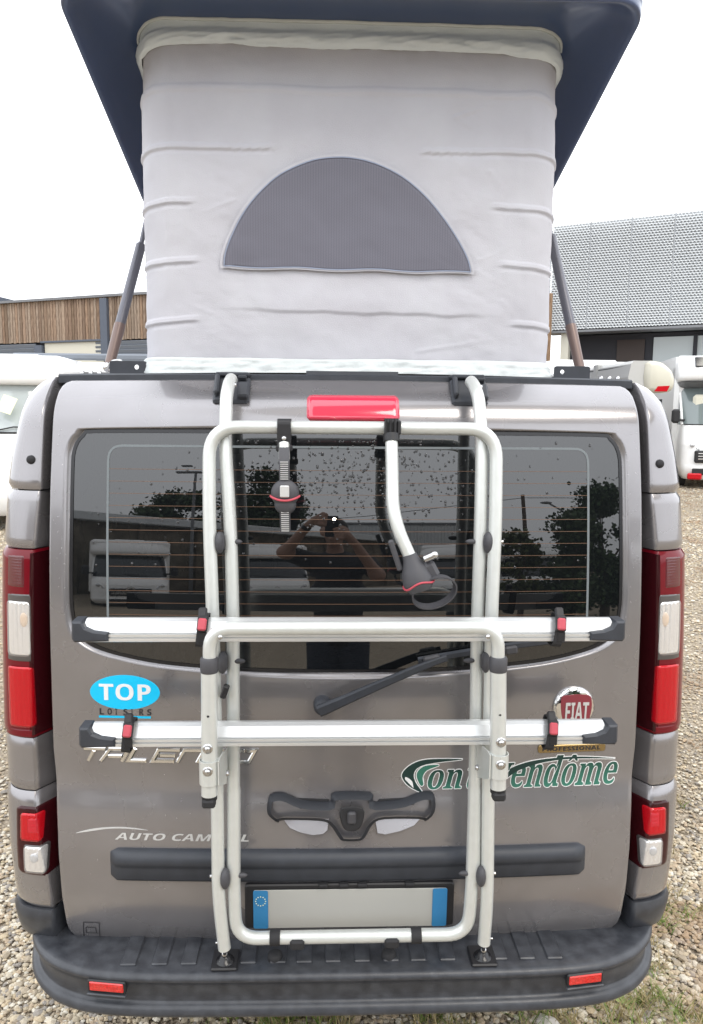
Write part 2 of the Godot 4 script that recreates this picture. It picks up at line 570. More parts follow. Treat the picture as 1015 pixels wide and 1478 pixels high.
func pillar_piece(called: String, parent: Node, m: Material, side: int, h0: float, h1: float, off := 0.0) -> MeshInstance3D:
	var q := Q.new()
	var rows := []
	var hs := PackedFloat32Array()
	var n := maxi(3, int((h1 - h0) / 0.012))
	for i in n + 1:
		hs.append(lerpf(h0, h1, float(i) / n))
	var us := [0.0, 0.05, 0.14, 0.26, 0.40, 0.54, 0.66, 0.76, 0.84, 0.90, 0.945, 0.975, 0.992, 1.0]
	for i in hs.size():
		var h := hs[i]
		var xi := lut(EDGE, h) + 0.009
		var xc := lut(CHAM, h)
		var xo := lut(OUTER, h)
		var edge := minf(h - h0, h1 - h)
		var o := off - 0.006 * pow(maxf(0.0, 1.0 - edge / 0.010), 2.0)
		var row := PackedVector3Array()
		row.append(Vector3(side * xi, h, tg(xi, h) - 0.13))
		for k in 5:
			var x := lerpf(xi, xc, k / 5.0)
			row.append(Vector3(side * x, h, ps(x, h) + o))
		for u in us:
			var x: float = lerpf(xc, xo, u)
			row.append(Vector3(side * (x + o * u), h, ps(x, h) + o))
		row.append(Vector3(side * (xo + 0.002 + o), h, tg(xo, h) - 0.17))
		rows.append(row)
	q.grid(rows, 1, Vector3(side * 0.3, 0, 1))
	# returns at both ends
	for e in [0, rows.size() - 1]:
		var r: PackedVector3Array = rows[e]
		for i in r.size() - 1:
			q.quad(r[i], r[i + 1], r[i + 1] - Vector3(side * 0.008, 0, 0.02), r[i] - Vector3(side * 0.008, 0, 0.02), Vector3(0, -1 if e == 0 else 1, 0))
	return obj(called, q, m, parent)

func lens(called: String, parent: Node, m: Material, cx: float, cy: float, w: float, h: float, r: float, off: float, ribs := 0.0, pitch := 0.006, across := false) -> MeshInstance3D:
	# rounded block lying on the pillar surface
	var q := Q.new()
	var rows := []
	var ny := int(h / 0.0022)
	var nx := 24
	for i in ny + 1:
		var y := cy - h / 2 + h * i / ny
		var d := minf(y - (cy - h / 2), cy + h / 2 - y)
		var inset := r - sqrt(maxf(0.0, r * r - (r - d) * (r - d))) if d < r else 0.0
		var row := PackedVector3Array()
		for j in nx + 1:
			var x := lerpf(cx - w / 2 + inset, cx + w / 2 - inset, float(j) / nx)
			var e := minf(d, minf(j, nx - j) * w / nx)
			var o := off - 0.003 * pow(maxf(0.0, 1.0 - e / 0.004), 2.0)
			if ribs > 0.0 and e > 0.006:
				o += ribs * sin(TAU * (x if across else y) / pitch)
			row.append(Vector3(x, y, ps(x, y) + o))
		rows.append(row)
	q.grid(rows, 1, Vector3(0, 0, 1))
	return obj(called, q, m, parent)

# ---------------------------------------------------------------- lettering
func letters(text: String, face: String, weight: int, box: Rect2, slant: float, depth: float, off: float, surf: Callable, xf := Transform3D(), grow := Vector2.ZERO, fade := []) -> Q:
	var f := SystemFont.new()
	f.font_names = PackedStringArray([face])
	f.font_weight = weight
	var t := TextMesh.new()
	t.font = f
	t.font_size = 64
	t.pixel_size = 0.01
	t.depth = 0.1
	t.curve_step = 1.0
	t.text = text
	var a := t.surface_get_arrays(0)
	var v: PackedVector3Array = a[Mesh.ARRAY_VERTEX]
	var ix: PackedInt32Array = a[Mesh.ARRAY_INDEX]
	var lo := Vector2(1e9, 1e9)
	var hi := Vector2(-1e9, -1e9)
	for p in v:
		lo = Vector2(minf(lo.x, p.x), minf(lo.y, p.y))
		hi = Vector2(maxf(hi.x, p.x), maxf(hi.y, p.y))
	var q := Q.new(fade.size() > 0)
	var k := box.size / (hi - lo)
	var w := PackedVector3Array()
	for p in v:
		var y := box.position.y + (p.y - lo.y) * k.y
		var x := box.position.x + (p.x - lo.x) * k.x + slant * (y - box.position.y)
		x += grow.x
		y += grow.y
		w.append(xf * Vector3(x, y, surf.call(x, y) + off + (p.z / 0.1 + 0.5) * depth))
	for i in ix.size() / 3:
		for c in 3:
			var p := w[ix[i * 3 + c]]
			if fade.size():
				q.col(fade[0].lerp(fade[1], clampf((p.y - box.position.y) / box.size.y, 0, 1)))
			q.st.add_vertex(p)
	return q

# ---------------------------------------------------------------- scene
func _ready() -> void:
	rng.seed = 7
	noise.seed = 9
	noise.frequency = 1.0
	noise.fractal_octaves = 3
	var cam := Camera3D.new()
	cam.name = "camera"
	cam.position = Vector3(-0.06, 1.871, 1.78)
	cam.rotation_degrees = Vector3(-7.4, -2.0, 0.5)
	cam.fov = 67.3
	cam.near = 0.02
	cam.far = 400.0
	cam.current = true
	add_child(cam)
	var sky := ProceduralSkyMaterial.new()
	sky.sky_top_color = Color(1.10, 1.115, 1.14)
	sky.sky_horizon_color = Color(0.93, 0.94, 0.955)
	sky.sky_curve = 0.2
	sky.sky_energy_multiplier = 1.25
	sky.ground_bottom_color = Color(0.42, 0.40, 0.36)
	sky.ground_horizon_color = Color(0.55, 0.54, 0.51)
	sky.sky_cover = noise_tex(0.006, Color(0, 0, 0, 1), Color(0.28, 0.29, 0.31, 1), 61, 5, false, 0, 1024)
	var env := Environment.new()
	env.background_mode = Environment.BG_SKY
	env.sky = Sky.new()
	env.sky.sky_material = sky
	env.tonemap_mode = Environment.TONE_MAPPER_LINEAR
	env.tonemap_exposure = 1.25
	env.sdfgi_enabled = true
	env.ssao_enabled = true
	env.ssil_enabled = true
	var we := WorldEnvironment.new()
	we.name = "world"
	we.environment = env
	add_child(we)
	var sun := DirectionalLight3D.new()
	sun.name = "sun"
	sun.light_energy = 0.4
	sun.light_color = Color(1.0, 0.975, 0.94)
	sun.light_angular_distance = 25.0
	sun.shadow_enabled = true
	sun.rotation_degrees = Vector3(-52, 28, 0)
	add_child(sun)
	materials()
	table()
	build_ground()
	build_background()
	build_behind()
	build_van()
	build_carrier()
	build_gravel()
	build_person()

# ---------------------------------------------------------------- the van
func outline_gate() -> PackedVector2Array:
	var h := arr2([0, 0.553, 0.60, 0.553, 0.655, 0.555, 0.678, 0.565, 0.689, 0.585, 0.694, 0.61, 0.700, 0.68, 0.707, 0.85, 0.718, 1.05, 0.7165, 1.53, 0.715, 1.69, 0.712, 1.86, 0.7115, 1.915, 0.706, 1.935, 0.69, 1.943, 0.5, 1.946, 0, 1.95])
	var m := mirror2(h)
	for i in range(1, m.size() - 1):
		h.append(m[i])
	return h

func outline_glass() -> PackedVector2Array:
	var h := arr2([0, 1.249, 0.16, 1.251, 0.30, 1.257, 0.449, 1.269, 0.54, 1.285, 0.60, 1.302, 0.640, 1.326, 0.660, 1.358, 0.668, 1.40, 0.6695, 1.46, 0.668, 1.60, 0.667, 1.74, 0.664, 1.775, 0.654, 1.80, 0.636, 1.816, 0.605, 1.822, 0.3, 1.825, 0, 1.826])
	var m := mirror2(h)
	for i in range(1, m.size() - 1):
		h.append(m[i])
	return smooth2(h, true, 5)

func ray_hit(c: Vector2, d: Vector2, p: PackedVector2Array) -> Vector2:
	for i in p.size():
		var a := p[i] - c
		var b := p[(i + 1) % p.size()] - c
		if a.cross(d) * b.cross(d) <= 0.0 and (a + b).dot(d) > 0.0:
			var t := a.cross(d) / (a.cross(d) - b.cross(d))
			return c + a.lerp(b, t)
	return c

func ribbon(q: Q, p: PackedVector2Array, w: float, surf: Callable, off: float, closed := false) -> void:
	var n := p.size()
	var r0 := PackedVector3Array()
	var r1 := PackedVector3Array()
	for i in n:
		var t := (p[(i + 1) % n] - p[(i + n - 1) % n]) if closed else (p[mini(i + 1, n - 1)] - p[maxi(i - 1, 0)])
		var nn := Vector2(-t.y, t.x).normalized() * w / 2
		for s in [[r0, 1.0], [r1, -1.0]]:
			var v: Vector2 = p[i] + nn * s[1]
			s[0].append(Vector3(v.x, v.y, surf.call(v.x, v.y) + off))
	if closed:
		r0.append(r0[0]); r1.append(r1[0])
	q.grid([r0, r1], 1, Vector3(0, 0, 1))

func line2(a: Vector2, b: Vector2, n: int) -> PackedVector2Array:
	var o := PackedVector2Array()
	for i in n + 1:
		o.append(a.lerp(b, float(i) / n))
	return o

func build_van() -> void:
	var van := thing("camper_van", "grey camper van seen from behind with its fabric pop-up roof raised", "camper van")
	build_tailgate(van)
	build_body(van)
	build_lamps(van)
	build_bumper(van)
	build_fittings(van)
	build_marks(van)
	build_pop_top(van)
	build_awning(van)
	build_drops(van)

func build_tailgate(van: Node3D) -> void:
	var n := 440
	var P := resample(outline_gate(), n)
	var win := outline_glass()
	var c := Vector2(0, 1.55)
	var inner := PackedVector2Array()
	for p in P:
		inner.append(ray_hit(c, p - c, win))
	var q := Q.new()
	var rows := []
	var near := [-0.004, 0.0, 0.002, 0.004, 0.006, 0.0085, 0.011, 0.014, 0.018, 0.026]
	var total := 46
	for k in near.size() + total + 1:
		var row := PackedVector3Array()
		for i in n:
			var d := (P[i] - inner[i]).normalized()
			var len := P[i].distance_to(inner[i])
			var s: float
			if k < near.size():
				s = near[k]
			else:
				s = lerpf(0.03, len - 0.004, float(k - near.size()) / total)
			var v := inner[i] + d * s
			row.append(Vector3(v.x, v.y, tg(v.x, v.y) - 0.010 * (1.0 - smoothstep(0.001, 0.014, s))))
		rows.append(row)
	for e in [[-0.0015, -0.0006], [0.0, -0.002], [0.001, -0.0045], [0.001, -0.02], [0.0, -0.06]]:
		var row := PackedVector3Array()
		for i in n:
			var d := (P[i] - inner[i]).normalized()
			var v: Vector2 = P[i] + d * e[0]
			row.append(Vector3(v.x, v.y, tg(v.x, v.y) + e[1]))
		rows.append(row)
	q.grid(rows, 1, Vector3(0, 0, 1), true)
	var gate := obj("tailgate", q, M.paint, van)
	# glass
	q = Q.new()
	rows = []
	var gc := Vector2(0, 1.53)
	for k in 27:
		var f := 0.002 + 0.998 * k / 26.0
		var row := PackedVector3Array()
		for i in n:
			var v := gc + (inner[i] - gc) * f
			row.append(Vector3(v.x, v.y, tg(v.x, v.y) - 0.008))
		rows.append(row)
	q.grid(rows, 1, Vector3(0, 0, 1), true)
	var pane := obj("rear_window", q, M.glass, van)
	pane.set_meta("label", "dark tinted rear window mirroring the lot")
	q = Q.new()
	var seal := PackedVector2Array()
	for i in n:
		seal.append(inner[i] + (gc - inner[i]).normalized() * 0.0035)
	ribbon(q, seal, 0.008, tg, -0.0062, true)
	obj("window_seal", q, M.black_gloss, pane)
	q = Q.new()
	var fr := PackedVector2Array()
	for v in fillet(arr([-0.578, 1.36, 0, -0.578, 1.787, 0, 0.582, 1.787, 0, 0.582, 1.36, 0]), 0.035):
		fr.append(Vector2(v.x, v.y))
	var dense := PackedVector2Array()
	for i in fr.size() - 1:
		var m := maxi(1, int(fr[i].distance_to(fr[i + 1]) / 0.03))
		for k in m:
			dense.append(fr[i].lerp(fr[i + 1], float(k) / m))
	dense.append(fr[-1])
	ribbon(q, dense, 0.0055, tg, -0.0072)
	obj("glass_print", q, M.print_grey, pane)
	for i in 13:
		q = Q.new()
		ribbon(q, line2(Vector2(-0.575, 1.732 - i * 0.0288), Vector2(0.579, 1.732 - i * 0.0288), 40), 0.0010, tg, -0.0071)
		obj("heater_wire", q, M.heater, pane)
	# what the tinted glass lets one guess: parcel shelf, seat backs
	q = Q.new()
	q.box(Vector3(0, 1.33, -0.42), Vector3(1.3, 0.05, 0.55), 0.01)
	obj("parcel_shelf", q, M.interior, van)
	for x in [-0.4, 0.0, 0.4]:
		q = Q.new()
		q.box(Vector3(x, 1.40, -1.0), Vector3(0.30, 0.40, 0.10), 0.04)
		obj("headrest", q, M.interior_grey, van)
	# seal between tailgate and roof
	q = Q.new()
	var path := PackedVector3Array()
	for i in 31:
		var x := lerpf(-0.725, 0.725, i / 30.0)
		path.append(Vector3(x, 1.9535 - 0.004 * pow(absf(x) / 0.72, 4.0), tg(x, 1.945) - 0.028))
	q.sweep(path, arr2([-0.02, -0.012, 0.02, -0.012, 0.02, 0.006, 0.014, 0.010, -0.014, 0.010, -0.02, 0.006]), Vector3.UP)
	obj("roof_seal", q, M.plastic, van)
	q = Q.new()
	path = PackedVector3Array()
	for i in 9:
		var x := lerpf(-0.108, 0.122, i / 8.0)
		path.append(Vector3(x, 1.966, tg(x, 1.945) - 0.030))
	q.sweep(path, arr2([-0.018, -0.008, 0.018, -0.008, 0.016, 0.006, -0.016, 0.006]), Vector3.UP)
	obj("seal_bridge", q, M.plastic, van)

func build_body(van: Node3D) -> void:
	var prof := arr2([0.0, 0.33, 0.74, 0.33, 0.80, 0.36, 0.835, 0.50, 0.846, 0.65, 0.864, 0.92, 0.865, 1.06, 0.856, 1.54, 0.847, 1.69, 0.836, 1.77, 0.8185, 1.855, 0.808, 1.905, 0.786, 1.938, 0.752, 1.955, 0.66, 1.962, 0.30, 1.968, 0.0, 1.97])
	var full := PackedVector2Array(prof)
	var m := mirror2(prof)
	for i in range(1, m.size() - 1):
		full.append(m[i])
	var q := Q.new()
	var rows := []
	for s in [[-0.15, 1.0, 1.0], [-0.35, 1.0, 1.0], [-1.2, 1.01, 1.0], [-2.4, 1.015, 1.0], [-3.2, 1.0, 0.98], [-3.9, 0.96, 0.60], [-4.5, 0.90, 0.48], [-4.75, 0.8, 0.40]]:
		var row := PackedVector3Array()
		for p in full:
			var y: float = 0.33 + (p.y - 0.33) * s[2]
			var z: float = s[0]
			if s[0] == -0.15:
				z = tg(p.x, clampf(p.y, 0.56, 1.955)) - 0.16 if absf(p.x) > 0.75 else tg(p.x, 1.945) - 0.05
				if p.y < 0.5:
					z = -0.12
			row.append(Vector3(p.x * s[1], y, z))
		rows.append(row)
	q.grid(rows, 1, Vector3(0, 1, 0), true)
	q.fan(rows[-1], Vector3(0, 0.7, -4.8), Vector3(0, 0, -1))
	obj("body", q, M.paint, van)
	q = Q.new()
	q.box(Vector3(0, 0.62, -0.40), Vector3(1.36, 0.05, 0.5))
	obj("floor_pan", q, M.black, van)
	for side in [-1, 1]:
		# dark channel behind the gap and corner pieces
		q = Q.new()
		var r0 := PackedVector3Array(); var r1 := PackedVector3Array()
		for i in 50:
			var h := lerpf(0.55, 1.95, i / 49.0)
			var xi := lut(EDGE, h)
			r0.append(Vector3(side * (xi - 0.03), h, tg(xi, h) - 0.05))
			r1.append(Vector3(side * (lut(OUTER, h) - 0.012), h, tg(xi, h) - 0.14))
		q.grid([r0, r1], 1, Vector3(0, 0, 1))
		obj("door_channel", q, M.black, van)
		var up := pillar_piece("corner_panel", van, M.paint, side, 1.6805, 1.952)
		pillar_piece("corner_panel", van, M.paint, side, 1.5405, 1.6775)
		pillar_piece("corner_panel", van, M.paint, side, 0.9445, 1.0745)
		pillar_piece("corner_panel", van, M.paint, side, 0.6505, 0.9415)
		pillar_piece("bumper_corner", van, M.bumper, side, 0.552, 0.6475, 0.007)
		q = Q.new()
		var z := ps(side * 0.762, 1.751)
		q.lathe(Vector3(side * 0.7625, 1.751, z - 0.004), Vector3(side * 0.05, 0.1, 1), arr2([0.0, 0.013, 0.004, 0.0125, 0.008, 0.011, 0.0105, 0.007, 0.0115, 0.0]), 16)
		obj("rubber_stop", q, M.rubber, up)
		# wheels
		for zz in [-0.95, -3.85]:
			q = Q.new()
			var wc := Vector3(side * 0.72, 0.33, zz)
			q.lathe(wc, Vector3(side, 0, 0), arr2([0.20, -0.11, 0.30, -0.11, 0.325, -0.08, 0.33, -0.04, 0.33, 0.04, 0.325, 0.08, 0.30, 0.11, 0.20, 0.11]), 32)
			var ty := obj("wheel", q, M.tyre, van)
			q = Q.new()
			q.lathe(wc, Vector3(side, 0, 0), arr2([0.0, 0.06, 0.08, 0.07, 0.17, 0.09, 0.205, 0.105, 0.205, 0.0]), 24)
			obj("rim", q, M.steel, ty)
		# side glass, seen from a step aside
		q = Q.new()
		var g := []
		for k in [[1.32, 0.862], [1.5, 0.858], [1.72, 0.846]]:
			g.append(arr([side * (k[1] + 0.012), k[0], -0.45, side * (k[1] + 0.013), k[0], -1.1, side * (k[1] + 0.014), k[0], -1.75]))
		q.grid(g, 1, Vector3(side, 0, 0))
		obj("side_window", q, M.glass_far, van)

func build_lamps(van: Node3D) -> void:
	for side in [-1, 1]:
		var t := pillar_piece("tail_light", van, M.lens_mid, side, 1.0775, 1.5375, 0.003)
		t.set_meta("label", "tall red and white tail light on the %s corner" % ["", "right", "left"][side])
		var o := 0.0042
		# inner dark strip of the lens on the chamfer
		var q := Q.new()
		var rows := []
		for i in 60:
			var h := lerpf(1.085, 1.531, i / 59.0)
			var row := PackedVector3Array()
			for k in 9:
				var x := lerpf(lut(EDGE, h) + 0.012, lut(CHAM, h) + 0.004, k / 8.0)
				row.append(Vector3(side * x, h, ps(x, h) + o))
			rows.append(row)
		q.grid(rows, 1, Vector3(0, 0, 1))
		obj("lens_edge", q, M.lens_deep, t)
		lens("upper_lens", t, M.lens_dark, side * 0.808, 1.487, 0.066, 0.078, 0.006, o, 0.00015, 0.007)
		lens("indicator_frame", t, M.lens_frame, side * 0.797, 1.351, 0.078, 0.166, 0.010, o)
		var ind := lens("indicator_reflector", t, M.reflector_silver, side * 0.7925, 1.350, 0.060, 0.132, 0.011, o + 0.001, 0.0011, 0.012, true)
		q = Q.new()
		q.ell(Vector3(side * 0.778, 1.372, ps(0.778, 1.372) + o + 0.002), Vector3(0.009, 0.018, 0.004), Basis(), 14, 8)
		obj("bulb", q, M.lens_amber, ind)
		lens("indicator_cover", t, M.clear_cover, side * 0.7925, 1.350, 0.062, 0.134, 0.011, o + 0.008, 0.0002, 0.006)
		lens("brake_reflector", t, M.reflector_red, side * 0.792, 1.182, 0.064, 0.148, 0.008, o + 0.001, 0.0010, 0.014, true)
		lens("brake_lens", t, M.red_cover, side * 0.792, 1.182, 0.066, 0.150, 0.008, o + 0.007, 0.0001, 0.008)
		lens("lower_lens", t, M.lens_mid, side * 0.805, 1.090, 0.080, 0.022, 0.004, o, 0.0003, 0.007)
		# lower lamp let into the corner panel
		q = Q.new()
		rows = []
		for i in 70:
			var h := lerpf(0.741, 0.909, i / 69.0)
			var e := minf(h - 0.741, 0.909 - h)
			var row := PackedVector3Array()
			for k in 23:
				var xe := 0.8125 - 0.012 * pow(maxf(0.0, 1.0 - e / 0.012), 2.0)
				var x := lerpf(lut(EDGE, h) + 0.008, xe, k / 22.0)
				var ee := minf(e, absf(xe - x))
				row.append(Vector3(side * x, h, ps(x, h) + 0.0035 - 0.003 * pow(maxf(0.0, 1.0 - ee / 0.005), 2.0)))
			rows.append(row)
		q.grid(rows, 1, Vector3(0, 0, 1))
		var low := obj("lower_lamp", q, M.lens_deep, van)
		var ll := lens("fog_reflector", low, M.reflector_red, side * 0.7715, 0.8625, 0.054, 0.066, 0.008, 0.005, 0.0010, 0.013, true)
		lens("facet", ll, M.lens_stop, side * 0.768, 0.866, 0.026, 0.036, 0.004, 0.0068, 0.0006, 0.009)
		lens("fog_lens", low, M.red_cover, side * 0.7715, 0.8625, 0.055, 0.067, 0.008, 0.0105, 0.0001, 0.009)
		lens("reversing_frame", low, M.lens_frame, side * 0.7625, 0.7835, 0.060, 0.072, 0.010, 0.0052)
		var rl := lens("reversing_reflector", low, M.reflector_silver, side * 0.7625, 0.7835, 0.053, 0.065, 0.008, 0.007, 0.0012, 0.013, true)
		q = Q.new()
		q.ell(Vector3(side * 0.763, 0.790, ps(0.763, 0.79) + 0.009), Vector3(0.010, 0.012, 0.004), Basis(), 14, 8)
		obj("bulb", q, M.lamp_glass, rl)
		lens("reversing_lens", low, M.clear_cover, side * 0.7625, 0.7835, 0.054, 0.066, 0.008, 0.0135, 0.0002, 0.006)
	# third brake light
	var q := Q.new()
	var hr := []
	for i in 27:
		var f := i / 26.0
		var y := lerpf(1.8495, 1.9125, f)
		var row := PackedVector3Array()
		for k in 41:
			var g := k / 40.0
			var ex := minf(f, 1.0 - f) * 0.063
			var inset := 0.012 * pow(maxf(0.0, 1.0 - ex / 0.012), 2.0) * 0.7
			var x := lerpf(-0.105 + inset, 0.119 - inset, g)
			var e := minf(ex, minf(g, 1.0 - g) * 0.224)
			row.append(Vector3(x, y, tg(x, y) - 0.001 + 0.015 * sqrt(clampf(e / 0.012, 0.0, 1.0) * (2.0 - clampf(e / 0.012, 0.0, 1.0)))))
		hr.append(row)
	q.grid(hr, 1, Vector3(0, 0, 1))
	obj("high_brake_light", q, M.lens_stop, van)

func bumper_plan() -> PackedVector2Array:
	var h := smooth2(arr2([0, 0.143, 0.30, 0.141, 0.48, 0.136, 0.60, 0.122, 0.67, 0.098, 0.725, 0.064, 0.770, 0.014, 0.800, -0.05, 0.820, -0.13, 0.832, -0.22, 0.84, -0.40]), false, 8)
	var m := mirror2(h)
	m.remove_at(m.size() - 1)
	m.append_array(h)
	return m

func plan_z(x: float, plan: PackedVector2Array) -> float:
	for i in plan.size() - 1:
		if plan[i].x <= x and plan[i + 1].x >= x:
			return lerpf(plan[i].y, plan[i + 1].y, (x - plan[i].x) / maxf(plan[i + 1].x - plan[i].x, 1e-6))
	return -0.4

func build_bumper(van: Node3D) -> void:
	var plan := bumper_plan()
	var sec := arr2([0.060, 0.5695, 0.036, 0.5712, 0.020, 0.5710, 0.011, 0.5695, 0.005, 0.5665, 0.001, 0.561, 0.0005, 0.556, 0.003, 0.551, 0.007, 0.547, 0.0105, 0.535, 0.0140, 0.512, 0.0155, 0.498, 0.0135, 0.494, 0.008, 0.4915, 0.003, 0.489, 0.0, 0.485, -0.0025, 0.477, -0.003, 0.473, -0.001, 0.468, 0.005, 0.462, 0.018, 0.457, 0.04, 0.454, 0.10, 0.452])
	var q := Q.new()
	var rows := []
	var nn := PackedVector2Array()
	for i in plan.size():
		var t := plan[mini(i + 1, plan.size() - 1)] - plan[maxi(i - 1, 0)]
		nn.append(Vector2(-t.y, t.x).normalized())
	for s in sec:
		var row := PackedVector3Array()
		for i in plan.size():
			var v := plan[i] - nn[i] * s.x
			var lift := 0.02 * smoothstep(0.68, 0.84, absf(plan[i].x)) * smoothstep(0.52, 0.44, s.y)
			row.append(Vector3(v.x, s.y + lift, v.y))
		rows.append(row)
	q.grid(rows, 1, Vector3(0, 0, 1))
	var b := obj("bumper", q, M.bumper, van)
	q = Q.new()
	rows = []
	for k in 6:
		var row := PackedVector3Array()
		for i in 81:
			var x := lerpf(-0.76, 0.76, i / 80.0)
			row.append(Vector3(x, 0.5710 - 0.001 * k / 5.0, lerpf(plan_z(x, plan) - 0.030, -0.09, k / 5.0)))
		rows.append(row)
	q.grid(rows, 1, Vector3(0, 1, 0))
	obj("step_plate", q, M.bumper, b)
	for x in [-0.52, -0.447, -0.378, -0.238, -0.167, -0.105, -0.036, 0.034, 0.103, 0.168, 0.239, 0.364, 0.431, 0.498]:
		q = Q.new()
		q.box(Vector3(x, 0.572, 0.028), Vector3(0.038, 0.007, 0.150), 0.0025)
		obj("step_rib", q, M.bumper, b)
	for x in [-0.175, 0.098]:
		q = Q.new()
		q.lathe(Vector3(x, 0.574, 0.085), Vector3.UP, arr2([0.0, 0.014, 0.012, 0.0135, 0.016, 0.011, 0.018, 0.0, 0.018, -0.004]), 20)
		obj("step_boss", q, M.rubber, b)
	for side in [-1, 1]:
		var x: float = side * 0.563
		var z := plan_z(x, plan)
		var t := Vector2(0.01, plan_z(x + 0.005, plan) - plan_z(x - 0.005, plan)).normalized()
		var bs := Basis(Vector3(t.x, 0, t.y), Vector3.UP, Vector3(-t.y, 0, t.x))
		bs = bs * Basis(Vector3.RIGHT, 0.05)
		q = Q.new()
		q.box(Vector3(x, 0.5395, z - 0.003), Vector3(0.092, 0.032, 0.012), 0.003, bs)
		var h := obj("reflector_housing", q, M.black, b)
		q = Q.new()
		q.box(Vector3(x, 0.5405, z + 0.0015) , Vector3(0.082, 0.023, 0.008), 0.002, bs)
		obj("reflector", q, M.reflector, h)
		q = Q.new()
		q.box(Vector3(x, 0.5215, z + 0.0015), Vector3(0.094, 0.005, 0.012), 0.002, bs)
		obj("reflector_ledge", q, M.bumper, h)

func build_fittings(van: Node3D) -> void:
	# rub strip across the tailgate
	var sec := arr2([0.0, 0.0, 0.001, 0.010, 0.006, 0.018, 0.014, 0.0225, 0.024, 0.0245, 0.034, 0.0225, 0.037, 0.019, 0.045, 0.0175, 0.070, 0.015, 0.077, 0.011, 0.079, 0.004, 0.079, -0.002])
	var q := Q.new()
	var rows := []
	for i in 65:
		var x := lerpf(-0.578, 0.590, i / 64.0)
		var e := minf(x + 0.578, 0.590 - x)
		var f := sqrt(clampf(e / 0.02, 0.0, 1.0)) if e < 0.02 else 1.0
		f = maxf(f, 0.02)
		var row := PackedVector3Array()
		for s in sec:
			var h := 0.818 - 0.0395 + (0.0395 - s.x) * (0.75 + 0.25 * f)
			h += 0.002 * (1.0 - pow(x / 0.58, 2.0))
			row.append(Vector3(x, h, tg(x, h) + s.y * f - 0.001))
		rows.append(row)
	q.grid(rows, 1, Vector3(0, 0, 1))
	obj("rub_strip", q, M.plastic, van)
	# handle
	q = Q.new()
	q.poly(arr2([-0.158, 0.941, -0.049, 0.937, -0.040, 0.925, -0.043, 0.917, -0.116, 0.915]), tg, 0.0005, 0.002, 0.001)
	q.poly(arr2([0.065, 0.924, 0.075, 0.936, 0.172, 0.939, 0.160, 0.922, 0.083, 0.913]), tg, 0.0005, 0.002, 0.001)
	var hd := Q.new()
	var hp := arr2([-0.196, 0.932, -0.190, 0.949, -0.169, 0.955, -0.148, 0.951, -0.115, 0.938, -0.070, 0.933, -0.043, 0.935, -0.035, 0.955, 0.053, 0.954, 0.060, 0.934, 0.088, 0.933, 0.134, 0.938, 0.173, 0.952, 0.201, 0.953, 0.211, 0.941, 0.209, 0.909, 0.188, 0.889, 0.173, 0.894, 0.088, 0.895, 0.059, 0.884, 0.042, 0.856, 0.028, 0.845, -0.013, 0.845, -0.025, 0.856, -0.046, 0.885, -0.073, 0.893, -0.157, 0.895, -0.170, 0.889, -0.190, 0.903, -0.196, 0.914])
	hp = smooth2(hp, true, 3)
	hd.st.set_smooth_group(4)
	hd.poly(hp, tg, 0.004, 0.020, 0.011)
	hd.st.set_smooth_group(-1)
	var handle := obj("tailgate_handle", hd, M.handle_plastic, van)
	obj("hand_recess", q, M.black, handle)
	q = Q.new()
	for s in [arr2([-0.160, 0.893, -0.046, 0.893, -0.050, 0.868, -0.062, 0.860, -0.085, 0.858, -0.115, 0.863, -0.142, 0.873]), arr2([0.064, 0.893, 0.180, 0.893, 0.160, 0.875, 0.125, 0.864, 0.090, 0.858, 0.070, 0.861])]:
		# scooped lip that faces the sky
		var up := func(x: float, y: float) -> float: return tg(x, y) + (0.893 - y) * 0.32
		q = Q.new()
		q.poly(s, up, -0.012, 0.0135, 0.001)
		obj("hand_scoop", q, M.paint, handle)
	q = Q.new()
	q.poly(smooth2(arr2([-0.018, 0.927, 0.034, 0.927, 0.034, 0.895, 0.021, 0.876, -0.006, 0.876, -0.018, 0.896]), true, 3), tg, 0.0235, 0.0025, 0.002)
	var bf := obj("button_recess", q, M.black, handle)
	q = Q.new()
	q.box(Vector3(0.0075, 0.908, tg(0, 0.91) + 0.030), Vector3(0.021, 0.030, 0.014), 0.004)
	obj("button", q, M.grey_plastic, bf)
	# number plate, nothing on it can be read
	q = Q.new()
	q.poly(rrect(Vector2(0.005, 0.676), 0.51, 0.118, 0.008), tg, 0.0, 0.012, 0.003)
	var hold := obj("plate_holder", q, M.black, van)
	q = Q.new()
	q.poly(rrect(Vector2(0.0065, 0.671), 0.472, 0.104, 0.006), tg, 0.0125, 0.0015, 0.0007)
	var pl := obj("number_plate", q, M.plate_white, hold)
	for x in [-0.2115, 0.2245]:
		q = Q.new()
		q.poly(rrect(Vector2(x, 0.671), 0.036, 0.104, 0.005), tg, 0.0142, 0.0006, 0.0002)
		obj("plate_band", q, M.blue_print, pl)
	q = Q.new()
	for k in 12:
		q.poly(ellipse(Vector2(-0.2115, 0.695) + Vector2.from_angle(TAU * k / 12) * 0.012, 0.0016, 0.0016, 5), tg, 0.0149, 0.0004)
	obj("star_ring", q, M.yellow_card, pl)
	q = Q.new()
	for x in [-0.06, -0.01, 0.035, 0.15]:
		q.box(Vector3(x, 0.7365, tg(x, 0.73) + 0.013), Vector3(0.022, 0.008, 0.014), 0.002)
	obj("plate_lamp", q, M.rubber, hold)
	# wiper
	q = Q.new()
	q.lathe(Vector3(-0.064, 1.174, tg(-0.064, 1.174)), Vector3(0, 0, 1), arr2([0.0, 0.034, 0.012, 0.033, 0.018, 0.028, 0.021, 0.018, 0.022, 0.0]), 22)
	var wp := obj("wiper", q, M.plastic, van)
	q = Q.new()
